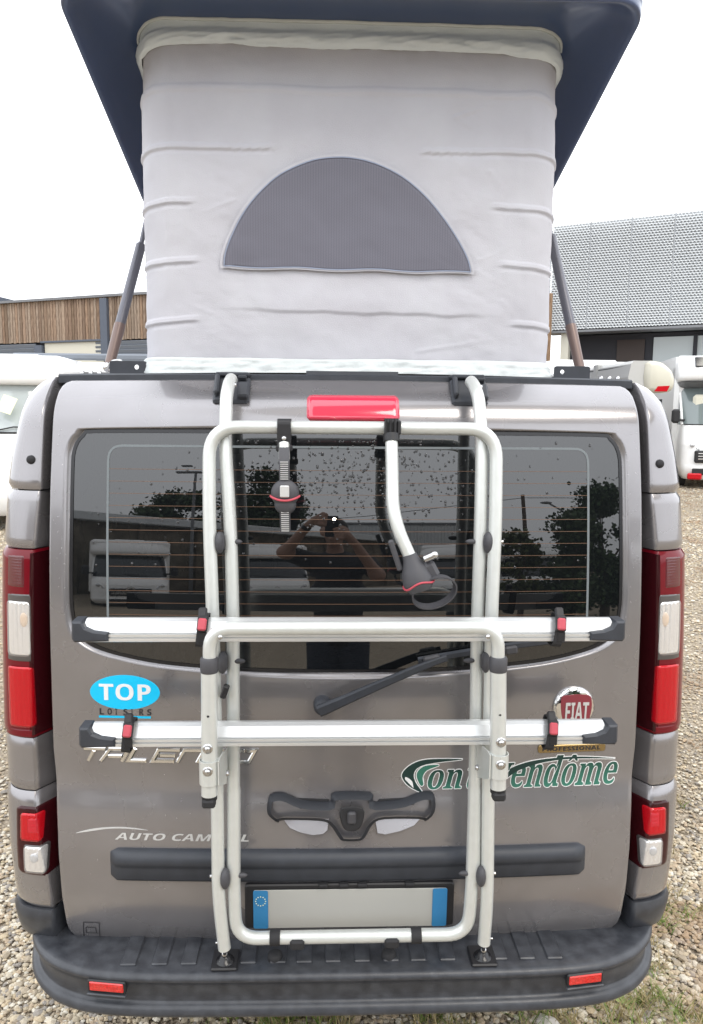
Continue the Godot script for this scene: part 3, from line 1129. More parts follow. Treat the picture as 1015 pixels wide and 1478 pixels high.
	var path := arr([-0.072, 1.170, 0.038, -0.03, 1.190, 0.042, 0.06, 1.232, 0.044, 0.176, 1.279, 0.034, 0.230, 1.296, 0.028])
	q.sweep(fillet(path, 0.05), arr2([-0.014, -0.005, 0.014, -0.005, 0.014, 0.003, 0.009, 0.008, -0.009, 0.008, -0.014, 0.003]), Vector3(0, 0, 1), -1, true, false, taper(fillet(path, 0.05).size(), 1.0, 0.55))
	obj("wiper_arm", q, M.plastic, wp)
	q = Q.new()
	path = PackedVector3Array()
	for i in 20:
		var x := lerpf(0.165, 0.552, i / 19.0)
		var y := lerpf(1.2815, 1.333, i / 19.0) + 0.004 * sin(PI * i / 19.0)
		path.append(Vector3(x, y, tg(x, y) + 0.006))
	q.sweep(path, arr2([-0.006, -0.008, 0.006, -0.008, 0.009, 0.0, 0.005, 0.008, -0.005, 0.008, -0.009, 0.0]), Vector3(0, 0, 1), -1, true)
	obj("wiper_blade", q, M.plastic, wp)
	q = Q.new()
	q.box(Vector3(0.195, 1.2925, 0.022), Vector3(0.040, 0.016, 0.018), 0.004, Basis(Vector3(0, 0, 1), 0.2))
	q.box(Vector3(0.385, 1.312, 0.018), Vector3(0.030, 0.020, 0.014), 0.004, Basis(Vector3(0, 0, 1), 0.15))
	obj("blade_clip", q, M.grey_plastic, wp)

func taper(n: int, a: float, b: float) -> PackedFloat32Array:
	var o := PackedFloat32Array()
	for i in n:
		o.append(lerpf(a, b, float(i) / (n - 1)))
	return o

func build_marks(van: Node3D) -> void:
	# round emblem
	var q := Q.new()
	q.st.set_smooth_group(5)
	q.poly(ellipse(Vector2(0.553, 1.157), 0.0525, 0.0525, 48), tg, 0.0, 0.010, 0.006)
	q.st.set_smooth_group(-1)
	var em := obj("emblem", q, M.chrome, van)
	q = Q.new()
	q.poly(smooth2(arr2([0.519, 1.187, 0.537, 1.191, 0.556, 1.1925, 0.575, 1.191, 0.592, 1.186, 0.596, 1.157, 0.588, 1.120, 0.575, 1.105, 0.557, 1.099, 0.540, 1.105, 0.526, 1.120, 0.518, 1.157]), true, 3), tg, 0.0102, 0.0012, 0.0008)
	var sh := obj("shield", q, M.emblem_red, em)
	q = letters("FIAT", "Droid Sans", 700, Rect2(0.5285, 1.128, 0.0585, 0.045), 0.03, 0.0015, 0.0115, tg)
	obj("lettering", q, M.silver_print, sh)
	# badge below it
	q = Q.new()
	q.poly(rrect(Vector2(0.553, 1.0515), 0.172, 0.020, 0.006), tg, 0.0, 0.004, 0.0015)
	var pb := obj("badge", q, M.bronze, van)
	q = letters("PROFESSIONAL", "Droid Sans", 700, Rect2(0.478, 1.0465, 0.148, 0.010), 0.0, 0.0006, 0.004, tg)
	obj("lettering", q, M.black_print, pb)
	# chrome model lettering, one raised letter after the other
	var at := [["T", -0.651, 0.068], ["A", -0.592, 0.066], ["L", -0.528, 0.058], ["E", -0.470, 0.067], ["N", -0.408, 0.066], ["T", -0.345, 0.067], ["O", -0.283, 0.064]]
	var forms := {"T": [[0, 0.9, 1, 0.9], [0.5, 0.82, 0.5, 0.0]], "A": [[0, 0, 0.12, 0.9, 0.95, 0.9, 0.95, 0.0], [0.2, 0.38, 0.86, 0.38]], "L": [[0.05, 1.0, 0.05, 0.1, 1, 0.1]], "E": [[1, 0.9, 0.05, 0.9, 0.05, 0.1, 1, 0.1], [0.22, 0.5, 0.92, 0.5]], "N": [[0.05, 0, 0.05, 0.9, 0.82, 0.9, 0.95, 0.72, 0.95, 0]], "O": [[0.48, 0.9, 0.05, 0.9, 0.05, 0.1, 0.95, 0.1, 0.95, 0.9, 0.52, 0.9]]}
	var row: MeshInstance3D
	for a in at:
		q = Q.new()
		for pl in forms[a[0]]:
			var line := PackedVector2Array()
			for i in pl.size() / 2:
				var y: float = pl[i * 2 + 1] * 0.036
				line.append(Vector2(a[1] - 0.010 + pl[i * 2] * (a[2] - 0.012) + 0.55 * y, 1.0245 + y))
			for pg in Geometry2D.offset_polyline(line, 0.0050, Geometry2D.JOIN_MITER, Geometry2D.END_BUTT):
				q.poly(pg, tg, 0.0, 0.0055, 0.0022)
		if row == null:
			row = obj("model_lettering", q, M.chrome, van)
		else:
			obj("letter", q, M.chrome, row)
	# oval dealer sticker
	q = Q.new()
	q.poly(ellipse(Vector2(-0.5385, 1.1985), 0.0845, 0.0425, 56), tg, 0.0, 0.0009, 0.0002)
	var st := obj("dealer_sticker", q, M.cyan, van)
	q = letters("TOP", "Droid Sans", 800, Rect2(-0.601, 1.179, 0.125, 0.0405), 0.0, 0.0005, 0.0009, tg)
	obj("lettering", q, M.white_print, st)
	var x := -0.601
	for ch in "LOISIRS":
		q = letters(ch, "Droid Sans", 700, Rect2(x, 1.1425, 0.0035 if ch == "I" else 0.0105, 0.0150), 0.0, 0.0004, 0.0006, tg)
		obj("letter", q, M.black_print, st)
		x += 0.0192
	q = Q.new()
	ribbon(q, line2(Vector2(-0.603, 1.1372), Vector2(-0.477, 1.1372), 6), 0.0055, tg, 0.0008)
	obj("sticker_line", q, M.cyan, st)
	# silver script low on the left
	q = letters("AUTO CAMP XL", "Droid Sans", 700, Rect2(-0.566, 0.8375, 0.324, 0.0165), 0.45, 0.0004, 0.0007, tg)
	var ac := obj("side_script", q, M.silver_print, van)
	q = Q.new()
	q.poly(smooth2(arr2([-0.662, 0.850, -0.628, 0.860, -0.585, 0.866, -0.534, 0.867, -0.485, 0.861, -0.534, 0.864, -0.580, 0.863, -0.619, 0.857]), true, 4), tg, 0.0, 0.0009, 0.0002)
	obj("script_swoosh", q, M.silver_print, ac)
	# small black pictogram
	q = Q.new()
	var strokes := [[Vector2(-0.651, 0.617), Vector2(-0.611, 0.618)], [Vector2(-0.611, 0.618), Vector2(-0.616, 0.566)], [Vector2(-0.616, 0.566), Vector2(-0.656, 0.564)], [Vector2(-0.656, 0.564), Vector2(-0.651, 0.617)], [Vector2(-0.646, 0.602), Vector2(-0.622, 0.602)], [Vector2(-0.622, 0.602), Vector2(-0.622, 0.583)], [Vector2(-0.617, 0.583), Vector2(-0.648, 0.583)], [Vector2(-0.648, 0.583), Vector2(-0.646, 0.602)]]
	for i in strokes.size():
		ribbon(q, line2(strokes[i][0], strokes[i][1], 4), 0.0018, tg, 0.0008 + 0.00004 * i)
	obj("pictogram", q, M.black_print, van)
	# green script with a white edge
	var white := [0.003, 0.002]
	var dark := Color(0.006, 0.035, 0.028)
	var lite := Color(0.035, 0.17, 0.12)
	var parts := [["on", Rect2(0.190, 0.956, 0.086, 0.048)], ["t", Rect2(0.282, 0.955, 0.030, 0.064)], ["V", Rect2(0.338, 0.956, 0.056, 0.062)], ["end\u00f4me", Rect2(0.396, 0.954, 0.268, 0.080)]]
	q = Q.new()
	var shapes := [arr2([0.280, 1.030, 0.232, 1.032, 0.189, 1.031, 0.161, 1.023, 0.139, 1.007, 0.131, 0.988, 0.148, 0.965, 0.180, 0.950, 0.165, 0.973, 0.160, 0.993, 0.168, 1.009, 0.190, 1.019, 0.232, 1.025]), arr2([0.222, 1.016, 0.188, 1.015, 0.170, 1.001, 0.168, 0.985, 0.177, 0.966, 0.184, 0.969, 0.182, 0.987, 0.193, 1.004]), arr2([0.375, 0.988, 0.405, 1.006, 0.449, 1.020, 0.510, 1.027, 0.581, 1.028, 0.667, 1.020, 0.581, 1.0235, 0.519, 1.0215, 0.461, 1.012, 0.415, 0.995, 0.386, 0.976])]
	for i in 3:
		q.poly(grow2(smooth2(shapes[i], true, 4), 0.0022), tg, 0.0, 0.0006 + i * 0.00005)
	var script := obj("maker_script", q, M.white_print, van)
	for p in parts:
		for k in 8:
			q = letters(p[0], "Droid Serif", 700, p[1], 0.26, 0.0002, 0.0004 + k * 0.00006, tg, Transform3D(), Vector2.from_angle(TAU * k / 8) * 0.0019)
			obj("letter_edge", q, M.white_print, script)
		q = letters(p[0], "Droid Serif", 700, p[1], 0.26, 0.0002, 0.0011, tg, Transform3D(), Vector2.ZERO, [lite, dark])
		obj("lettering", q, M.tint, script)
	q = Q.new(true)
	for i in 3:
		q.col(dark if i != 1 else lite)
		q.poly(smooth2(shapes[i], true, 4), tg, 0.0, 0.0013 + i * 0.00005)
	obj("script_swoosh", q, M.tint, script)

func grow2(p: PackedVector2Array, d: float) -> PackedVector2Array:
	var o := Geometry2D.offset_polygon(p, d, Geometry2D.JOIN_ROUND)
	return o[0] if o.size() else p

# ---------------------------------------------------------------- pop-up roof
const RO := Vector3(0.003, 2.796, -0.07)
func roof_pt(x: float, v: float, w: float) -> Vector3:
	return RO + Vector3(x, v * 0.2766 + w * 0.961, v * 0.961 - w * 0.2766)

func ring2(hw: float, v0: float, v1: float, r: float, nx := 60, nc := 12, ns := 50) -> PackedVector2Array:
	# rounded rectangle from the middle of the rear side, fixed number of points
	var p := PackedVector2Array()
	for i in nx:
		p.append(Vector2(lerpf(-hw + r, hw - r, float(i) / nx), v1))
	for i in nc:
		p.append(Vector2(hw - r, v1 - r) + Vector2.from_angle(PI / 2 * (1.0 - float(i) / nc)) * r)
	for i in ns:
		p.append(Vector2(hw, lerpf(v1 - r, v0 + r, float(i) / ns)))
	for i in nc:
		p.append(Vector2(hw - r, v0 + r) + Vector2.from_angle(-PI / 2 * float(i) / nc) * r)
	for i in nx:
		p.append(Vector2(lerpf(hw - r, -hw + r, float(i) / nx), v0))
	for i in nc:
		p.append(Vector2(-hw + r, v0 + r) + Vector2.from_angle(-PI / 2 - PI / 2 * float(i) / nc) * r)
	for i in ns:
		p.append(Vector2(-hw, lerpf(v0 + r, v1 - r, float(i) / ns)))
	for i in nc:
		p.append(Vector2(-hw + r, v1 - r) + Vector2.from_angle(PI - PI / 2 * float(i) / nc) * r)
	return p

func tent_disp(u: float, h: float) -> float:
	var d := 0.0045 * noise.get_noise_2d(u * 3.2, h * 3.6) + 0.0016 * noise.get_noise_2d(u * 11.0 + 30.0, h * 8.0)
	var au := absf(u)
	var edge := smoothstep(0.28, 0.50, au)
	d += 0.0014 * noise.get_noise_2d(u * 34.0, h * 1.6) * edge
	d += 0.0022 * noise.get_noise_2d(u * 5.0 - h * 7.0, h * 11.0 + u * 9.0) * smoothstep(0.12, 0.36, au) * (1.0 - edge * 0.75)
	d += 0.0006 * noise.get_noise_2d(u * 22.0 + h * 15.0, h * 26.0) * smoothstep(0.16, 0.36, au) * (1.0 - edge * 0.8)
	# sewn-in bands at the corners: height, inner end on the left, on the right, drop
	for s in [[2.529, 0.195, 0.175, 0.0], [2.393, 0.402, 0.365, 0.004], [2.248, 0.392, 0.388, 0.006], [2.098, 0.39, 0.42, 0.008]]:
		var start: float = s[1] if u < 0.0 else s[2]
		var on := smoothstep(start - 0.01, start + 0.025, au)
		if on > 0.0 and absf(h - s[0]) < 0.05:
			var zig := (1.0 - smoothstep(0.30, 0.36, au)) * (1.0 if start < 0.3 else 0.0)
			var wob: float = 0.0022 * zig * sin(u * 260.0) + 0.003 * noise.get_noise_2d(u * 8.0, s[0] * 30.0) + s[3] * (1.0 - smoothstep(start, start + 0.12, au))
			var e: float = (h - s[0] - wob) / 0.0068
			d += on * (0.0030 * exp(-pow(e, 6.0)) + 0.0016 * exp(-pow((e + 0.7) * 2.2, 2.0)) - 0.0016 * exp(-pow((e + 1.9) * 1.4, 2.0)))
	var e2 := (h - 2.668 - 0.006 * noise.get_noise_1d(u * 4.0)) / 0.009
	d += 0.0036 * exp(-pow(e2, 4.0)) - 0.0035 * smoothstep(2.655, 2.70, h)
	# long slack fold across the lower cloth
	var e3 := h - 2.128 + 0.018 * u - 0.010 * noise.get_noise_1d(u * 3.0 + 7.0)
	d += (0.0050 * smoothstep(-0.006, 0.004, e3) * smoothstep(0.09, 0.0, e3)) * smoothstep(0.40, 0.20, absf(u - 0.03))
	for c in [[0.27, 2.612, 0.40, 2.655, 1.0], [0.27, 2.608, 0.37, 2.560, 0.8], [-0.335, 2.25, -0.44, 2.31, 0.35], [0.33, 2.26, 0.43, 2.30, 0.3], [0.33, 2.235, 0.44, 2.18, 0.45], [0.36, 2.48, 0.41, 2.42, 0.8], [0.40, 2.44, 0.37, 2.38, 0.5], [-0.30, 2.40, -0.40, 2.36, 0.6], [-0.36, 2.12, -0.46, 2.16, 0.5], [0.40, 2.16, 0.46, 2.09, 0.5], [0.18, 2.03, 0.42, 2.07, 0.5]]:
		var a := Vector2(c[0], c[1])
		var b := Vector2(c[2], c[3])
		var t := clampf((Vector2(u, h) - a).dot(b - a) / (b - a).length_squared(), 0.0, 1.0)
		var dist := Vector2(u, h).distance_to(a.lerp(b, t))
		if dist < 0.03:
			d += c[4] * (0.0032 * (1.0 - t) * exp(-dist * dist / 0.00003) - 0.0012 * (1.0 - t) * exp(-dist * dist / 0.0002))
	return d

func tent_z(x: float, h: float) -> float:
	return -0.275 + (h - 1.965) / 0.858 * 0.0045 + tent_disp(x, h)

func build_pop_top(van: Node3D) -> void:
	var roof_rings := [[3.2, 0.19], [1.6, 0.185], [0.7, 0.175], [0.25, 0.155], [0.05, 0.13], [-0.03, 0.095], [-0.06, 0.055], [-0.06, 0.03], [-0.045, 0.026], [-0.035, 0.022], [-0.035, 0.008], [-0.022, 0.0], [0.0, -0.002], [0.03, 0.0], [0.07, 0.006], [0.16, 0.026], [0.32, 0.055], [0.55, 0.078], [0.8, 0.092], [1.0, 0.099], [1.12, 0.101], [1.6, 0.104], [3.2, 0.106]]
	var q := Q.new()
	var rows := []
	for r in roof_rings:
		var f: float = r[0]
		var row := PackedVector3Array()
		for p in ring2(0.666 - 0.120 * f, -2.74 + 0.1 * f, -0.18 * f, 0.075 + 0.008 * f, 40, 10, 40):
			row.append(roof_pt(p.x, p.y, r[1]))
		rows.append(row)
	# the ring is sampled downward through the wall: orientation by the outer edge
	q.grid(rows, 1, Vector3(0, -1, 0.3), true)
	q.fan(rows[0], roof_pt(0, -1.3, 0.195), Vector3.UP)
	q.fan(rows[-1], roof_pt(0, -1.3, 0.106), Vector3.DOWN)
	var shell := obj("pop_up_roof", q, M.roof_shell, van)
	shell.set_meta("label", "dark blue roof shell tilted up over the tent")
	# tent
	var bot := ring2(0.545, -2.5, -0.275, 0.085, 110, 14, 40)
	var top := ring2(0.5455, -2.55, -0.202, 0.09, 110, 14, 40)
	var n := bot.size()
	var normal := PackedVector2Array()
	var u := PackedFloat32Array()
	for i in n:
		var t := bot[(i + 1) % n] - bot[(i + n - 1) % n]
		normal.append(Vector2(-t.y, t.x).normalized())
	# u: distance along the ring from the rear middle, signed
	var acc := 0.0
	for i in n:
		u.append(-0.46 + acc)
		acc += bot[i].distance_to(bot[(i + 1) % n])
	for i in n:
		if u[i] > acc / 2 - 0.2:
			u[i] -= acc
	var at := func(i: int, s: float, off: float) -> Vector3:
		var b := Vector3(bot[i].x + 0.003, 1.965, bot[i].y)
		var t := roof_pt(top[i].x, top[i].y, 0.1)
		var v := b.lerp(t, s)
		var hh := 1.965 + s * 0.858
		var d := tent_disp(u[i], hh) + off
		return v + Vector3(normal[i].x, 0, normal[i].y) * d
	q = Q.new()
	rows = []
	for k in 300:
		var s := lerpf(0.02, 0.985, k / 299.0)
		var row := PackedVector3Array()
		for i in n:
			row.append(at.call(i, s, 0.0))
		rows.append(row)
	q.grid(rows, 1, Vector3(0, 0, 1), true)
	var tent := obj("tent_canvas", q, M.canvas, van)
	tent.set_meta("label", "light grey fabric wall of the pop-up roof")
	# skirt and head band of pale coated cloth
	q = Q.new()
	rows = []
	for k in 14:
		var s := lerpf(-0.012, 0.05, k / 13.0)
		var row := PackedVector3Array()
		for i in n:
			var wave := 0.004 * noise.get_noise_2d(u[i] * 9.0, s * 60.0) + 0.003 * noise.get_noise_2d(u[i] * 30.0, s * 20.0)
			row.append(at.call(i, s + 0.004 * noise.get_noise_1d(u[i] * 3.0) * s / 0.05, 0.007 + wave + 0.012 * (1.0 - k / 13.0) - (0.004 if k == 13 else 0.0)))
		rows.append(row)
	q.grid(rows, 1, Vector3(0, 0, 1), true)
	obj("tent_skirt", q, M.vinyl, tent)
	q = Q.new()
	rows = []
	for k in 18:
		var f := k / 17.0
		var row := PackedVector3Array()
		for i in n:
			var low := 0.933 - 0.012 * smoothstep(0.3, 0.5, absf(u[i])) + 0.010 * smoothstep(-0.2, -0.4, u[i]) + 0.004 * noise.get_noise_1d(u[i] * 5.0)
			var s := lerpf(low, 1.005, f)
			var puff := 0.010 * sin(PI * minf(1.0, f * 1.5)) + 0.005 * noise.get_noise_2d(u[i] * 10.0 - f * 3.0, f * 3.0 + u[i] * 6.0) * (1.0 - f) + 0.003 * noise.get_noise_2d(u[i] * 26.0 + f * 8.0, f * 6.0) * (1.0 - f)
			if k == 0:
				puff -= 0.004
			row.append(at.call(i, s, 0.006 + puff))
		rows.append(row)
	q.grid(rows, 1, Vector3(0, 0, 1), true)
	obj("tent_head_band", q, M.vinyl_head, tent)
	# black keder line where the cloth meets the shell
	q = Q.new()
	var keder := PackedVector3Array()
	for i in n:
		keder.append(at.call(i, 1.002, 0.010))
	q.tube(keder, 0.005, 6, false, PackedFloat32Array(), true)
	obj("keder", q, M.vinyl, tent)
	# insect-net window
	var net := PackedVector2Array()
	var dome := smooth2(arr2([-0.3215, 2.240, -0.318, 2.270, -0.300, 2.318, -0.270, 2.372, -0.228, 2.424, -0.175, 2.468, -0.110, 2.498, -0.050, 2.510, 0.010, 2.509, 0.070, 2.496, 0.135, 2.466, 0.190, 2.424, 0.240, 2.370, 0.282, 2.312, 0.308, 2.265, 0.316, 2.234]), false, 4)
	for p in dome:
		net.append(p)
	for i in range(1, 40):
		net.append(dome[-1].lerp(dome[0], i / 40.0) + Vector2(0, 0.002 * sin(i * 0.5)))
	q = Q.new()
	rows = []
	var c := Vector2(-0.005, 2.33)
	for k in 40:
		var row := PackedVector3Array()
		for p in net:
			var v := c + (p - c) * (0.0008 + 0.9992 * k / 39.0)
			row.append(Vector3(v.x, v.y, tent_z(v.x, v.y) + 0.0035 - (0.003 if k == 39 else 0.0)))
		rows.append(row)
	q.grid(rows, 1, Vector3(0, 0, 1), true)
	var nw := obj("net_window", q, M.net, tent)
	nw.set_meta("label", "half-round dark insect-net window")
	q = Q.new()
	ribbon(q, net, 0.0028, tent_z, 0.0046, true)
	obj("window_piping", q, M.piping, nw)
	q = Q.new()
	var hem := PackedVector2Array()
	for p in net:
		hem.append(c + (p - c) * 1.025)
	ribbon(q, hem, 0.006, tent_z, 0.0022, true)
	obj("window_hem", q, M.canvas, nw)
	# lifting struts and their brackets
	for side in [-1, 1]:
		var low := Vector3(-0.672, 1.99, -0.45) if side < 0 else Vector3(0.678, 1.985, -0.45)
		var mid := Vector3(-0.603, 2.352, -0.58) if side < 0 else Vector3(0.617, 2.40, -0.60)
		var tip := Vector3(-0.570, 2.575, -0.66) if side < 0 else Vector3(0.588, 2.585, -0.67)
		q = Q.new()
		q.tube(PackedVector3Array([low.lerp(mid, 0.34), mid, mid + (mid - low).normalized() * 0.004]), 0.0145, 16, true, PackedFloat32Array([1.0, 1.0, 0.7]))
		var strut := obj("roof_strut", q, M.strut, van)
		q = Q.new()
		q.tube(PackedVector3Array([low, low.lerp(mid, 0.33), low.lerp(mid, 0.345)]), 0.0155, 16, true, PackedFloat32Array([0.9, 1.04, 1.0]))
		obj("strut_sleeve", q, M.strut_wood, strut)
		q = Q.new()
		q.cyl(mid, tip, 0.0075, 10)
		obj("strut_rod", q, M.strut, strut)
		q = Q.new()
		q.lathe(low + Vector3(0, 0.0, 0.012), Vector3(0, 0, 1), arr2([0.0, 0.006, 0.012, 0.005, 0.014, 0.0, 0.014, -0.02]), 14)
		q.tube(fillet(PackedVector3Array([low + Vector3(0, -0.006, 0.012), low + Vector3(-side * 0.015, 0.016, 0.03), low + Vector3(-side * 0.05, 0.018, 0.05), low + Vector3(-side * 0.06, 0.0, 0.08)]), 0.02), 0.004, 8)
		obj("strut_joint", q, M.steel, strut)
		# bracket plate with a hole, stiffened by a flange
		var ctr := Vector2(-0.580, 1.978) if side < 0 else Vector2(0.603, 1.977)
		var hole := ctr + Vector2(-side * 0.022, 0.006) if side < 0 else ctr + Vector2(-0.026, 0.006)
		q = Q.new()
		var outer := resample(rrect(ctr, 0.097, 0.043, 0.006, 4), 60)
		for z in [-0.298, -0.304]:
			var ra := PackedVector3Array(); var rb := PackedVector3Array()
			for p in outer:
				ra.append(Vector3(p.x, p.y, z))
				var hp := hole + (p - hole).normalized() * 0.0062
				rb.append(Vector3(hp.x, hp.y, z))
			q.grid([ra, rb], -1, Vector3(0, 0, 1 if z > -0.30 else -1), true)
		var e0 := PackedVector3Array(); var e1 := PackedVector3Array()
		for p in outer:
			e0.append(Vector3(p.x, p.y, -0.298)); e1.append(Vector3(p.x, p.y, -0.304))
		q.grid([e0, e1], -1, Vector3(0, 1, 0), true)
		q.box(Vector3(ctr.x, 1.962, -0.36), Vector3(0.095, 0.006, 0.11), 0.001)
		var br := obj("roof_bracket", q, M.plastic, van)
		q = Q.new()
		for k in 3:
			q = Q.new()
			q.lathe(Vector3(ctr.x + side * (0.058 + 0.022 * k), 1.963, -0.24), Vector3.UP, arr2([0.0, 0.007, 0.004, 0.007, 0.006, 0.004, 0.006, 0.0]), 8)
			obj("bolt", q, M.steel, br)

func build_awning(van: Node3D) -> void:
	var sec := smooth2(arr2([-0.055, -0.040, 0.03, -0.044, 0.052, -0.030, 0.056, 0.0, 0.048, 0.028, 0.025, 0.042, -0.03, 0.044, -0.055, 0.035]), true, 2)
	var q := Q.new()
	q.sweep(arr([0.882, 1.982, -0.46, 0.887, 1.984, -1.6, 0.89, 1.986, -3.1]), sec, Vector3.UP)
	var aw := obj("awning", q, M.awning, van)
	aw.set_meta("label", "rolled awning case along the roof edge with a cream end cap")
	q = Q.new()
	var cap := smooth2(arr2([0.868, 2.018, 0.900, 2.024, 0.922, 2.016, 0.944, 1.998, 0.954, 1.975, 0.953, 1.952, 0.940, 1.938, 0.905, 1.934, 0.870, 1.942]), true, 2)
	q.st.set_smooth_group(6)
	q.poly(cap, flat, -0.49, 0.045, 0.012)
	q.st.set_smooth_group(-1)
	var ec := obj("end_cap", q, M.cream, aw)
	q = Q.new()
	q.poly(arr2([0.893, 1.938, 0.902, 1.953, 0.938, 1.955, 0.930, 1.938]), flat, -0.4465, 0.002, 0.0006)
	obj("reflector", q, M.lens_red, ec)
	q = Q.new()
	q.box(Vector3(0.842, 1.990, -0.75), Vector3(0.040, 0.085, 0.035), 0.004)
	q.box(Vector3(0.810, 1.957, -0.75), Vector3(0.07, 0.008, 0.05), 0.002)
	obj("awning_bracket", q, M.awning, aw)
	q = Q.new()
	for h in [1.957, 1.968, 2.012]:
		q.box(Vector3(0.828, h, -1.7), Vector3(0.003, 0.003, 2.4))
	obj("case_groove", q, M.grey_plastic, aw)

func build_drops(van: Node3D) -> void:
	var q := Q.new()
	q.lathe(Vector3.ZERO, Vector3(0, 0, 1), arr2([0.0, 0.5, 0.4, 0.46, 0.75, 0.32, 0.95, 0.12, 1.0, 0.0]), 8)
	var mesh := q.done()
	var tf := []
	var tp := []
	for i in 960:
		var x := rng.randf_range(-0.7, 0.7)
		var y := rng.randf_range(0.60, 1.92)
		var on_glass := false
		if i < 620:
			x = clampf(rng.randfn(0.03, 0.15), -0.6, 0.6)
			y = clampf(rng.randfn(1.72, 0.055), 1.40, 1.80)
			on_glass = true
		elif i < 720:
			x = rng.randf_range(-0.62, 0.62)
			y = rng.randf_range(1.50, 1.80)
			on_glass = true
		elif y > 1.25 and absf(x) < 0.675 and y < 1.83:
			x = signf(x) * rng.randf_range(0.675, 0.708)
		var r := rng.randf_range(0.0011, 0.0036) * (1.0 if on_glass else 0.62)
		var e := 0.004
		var nn := Vector3(-(tg(x + e, y) - tg(x - e, y)) / (2 * e), -(tg(x, y + e) - tg(x, y - e)) / (2 * e), 1).normalized()
		var bx := nn.cross(Vector3.UP).normalized() * -1.0
		var by := nn.cross(bx)
		(tf if on_glass else tp).append(Transform3D(Basis(bx * r, by * r * rng.randf_range(1.0, 1.5), nn * r * 0.9), Vector3(x, y, tg(x, y) - (0.0078 if on_glass else 0.0))))
	many("water_drops", mesh, M.water, tf, [], van)
	many("water_drops", mesh, M.water_thin, tp, [], van)

# ---------------------------------------------------------------- the bike carrier
func strap_loop(q: Q, x: float, c: Vector2, hw: float, hh: float, w: float, lean := 0.0) -> void:
	# band of width w round a bar at height c.x, depth c.y
	var path := PackedVector3Array()
	for p in rrect(Vector2.ZERO, hw * 2, hh * 2, minf(hw, hh) * 0.55, 4):
		path.append(Vector3(x + lean * p.y, c.x + p.y, c.y + p.x))
	q.sweep(path, arr2([-0.0012, -w / 2, 0.0012, -w / 2, 0.0012, w / 2, -0.0012, w / 2]), Vector3.RIGHT, -1, false, true)

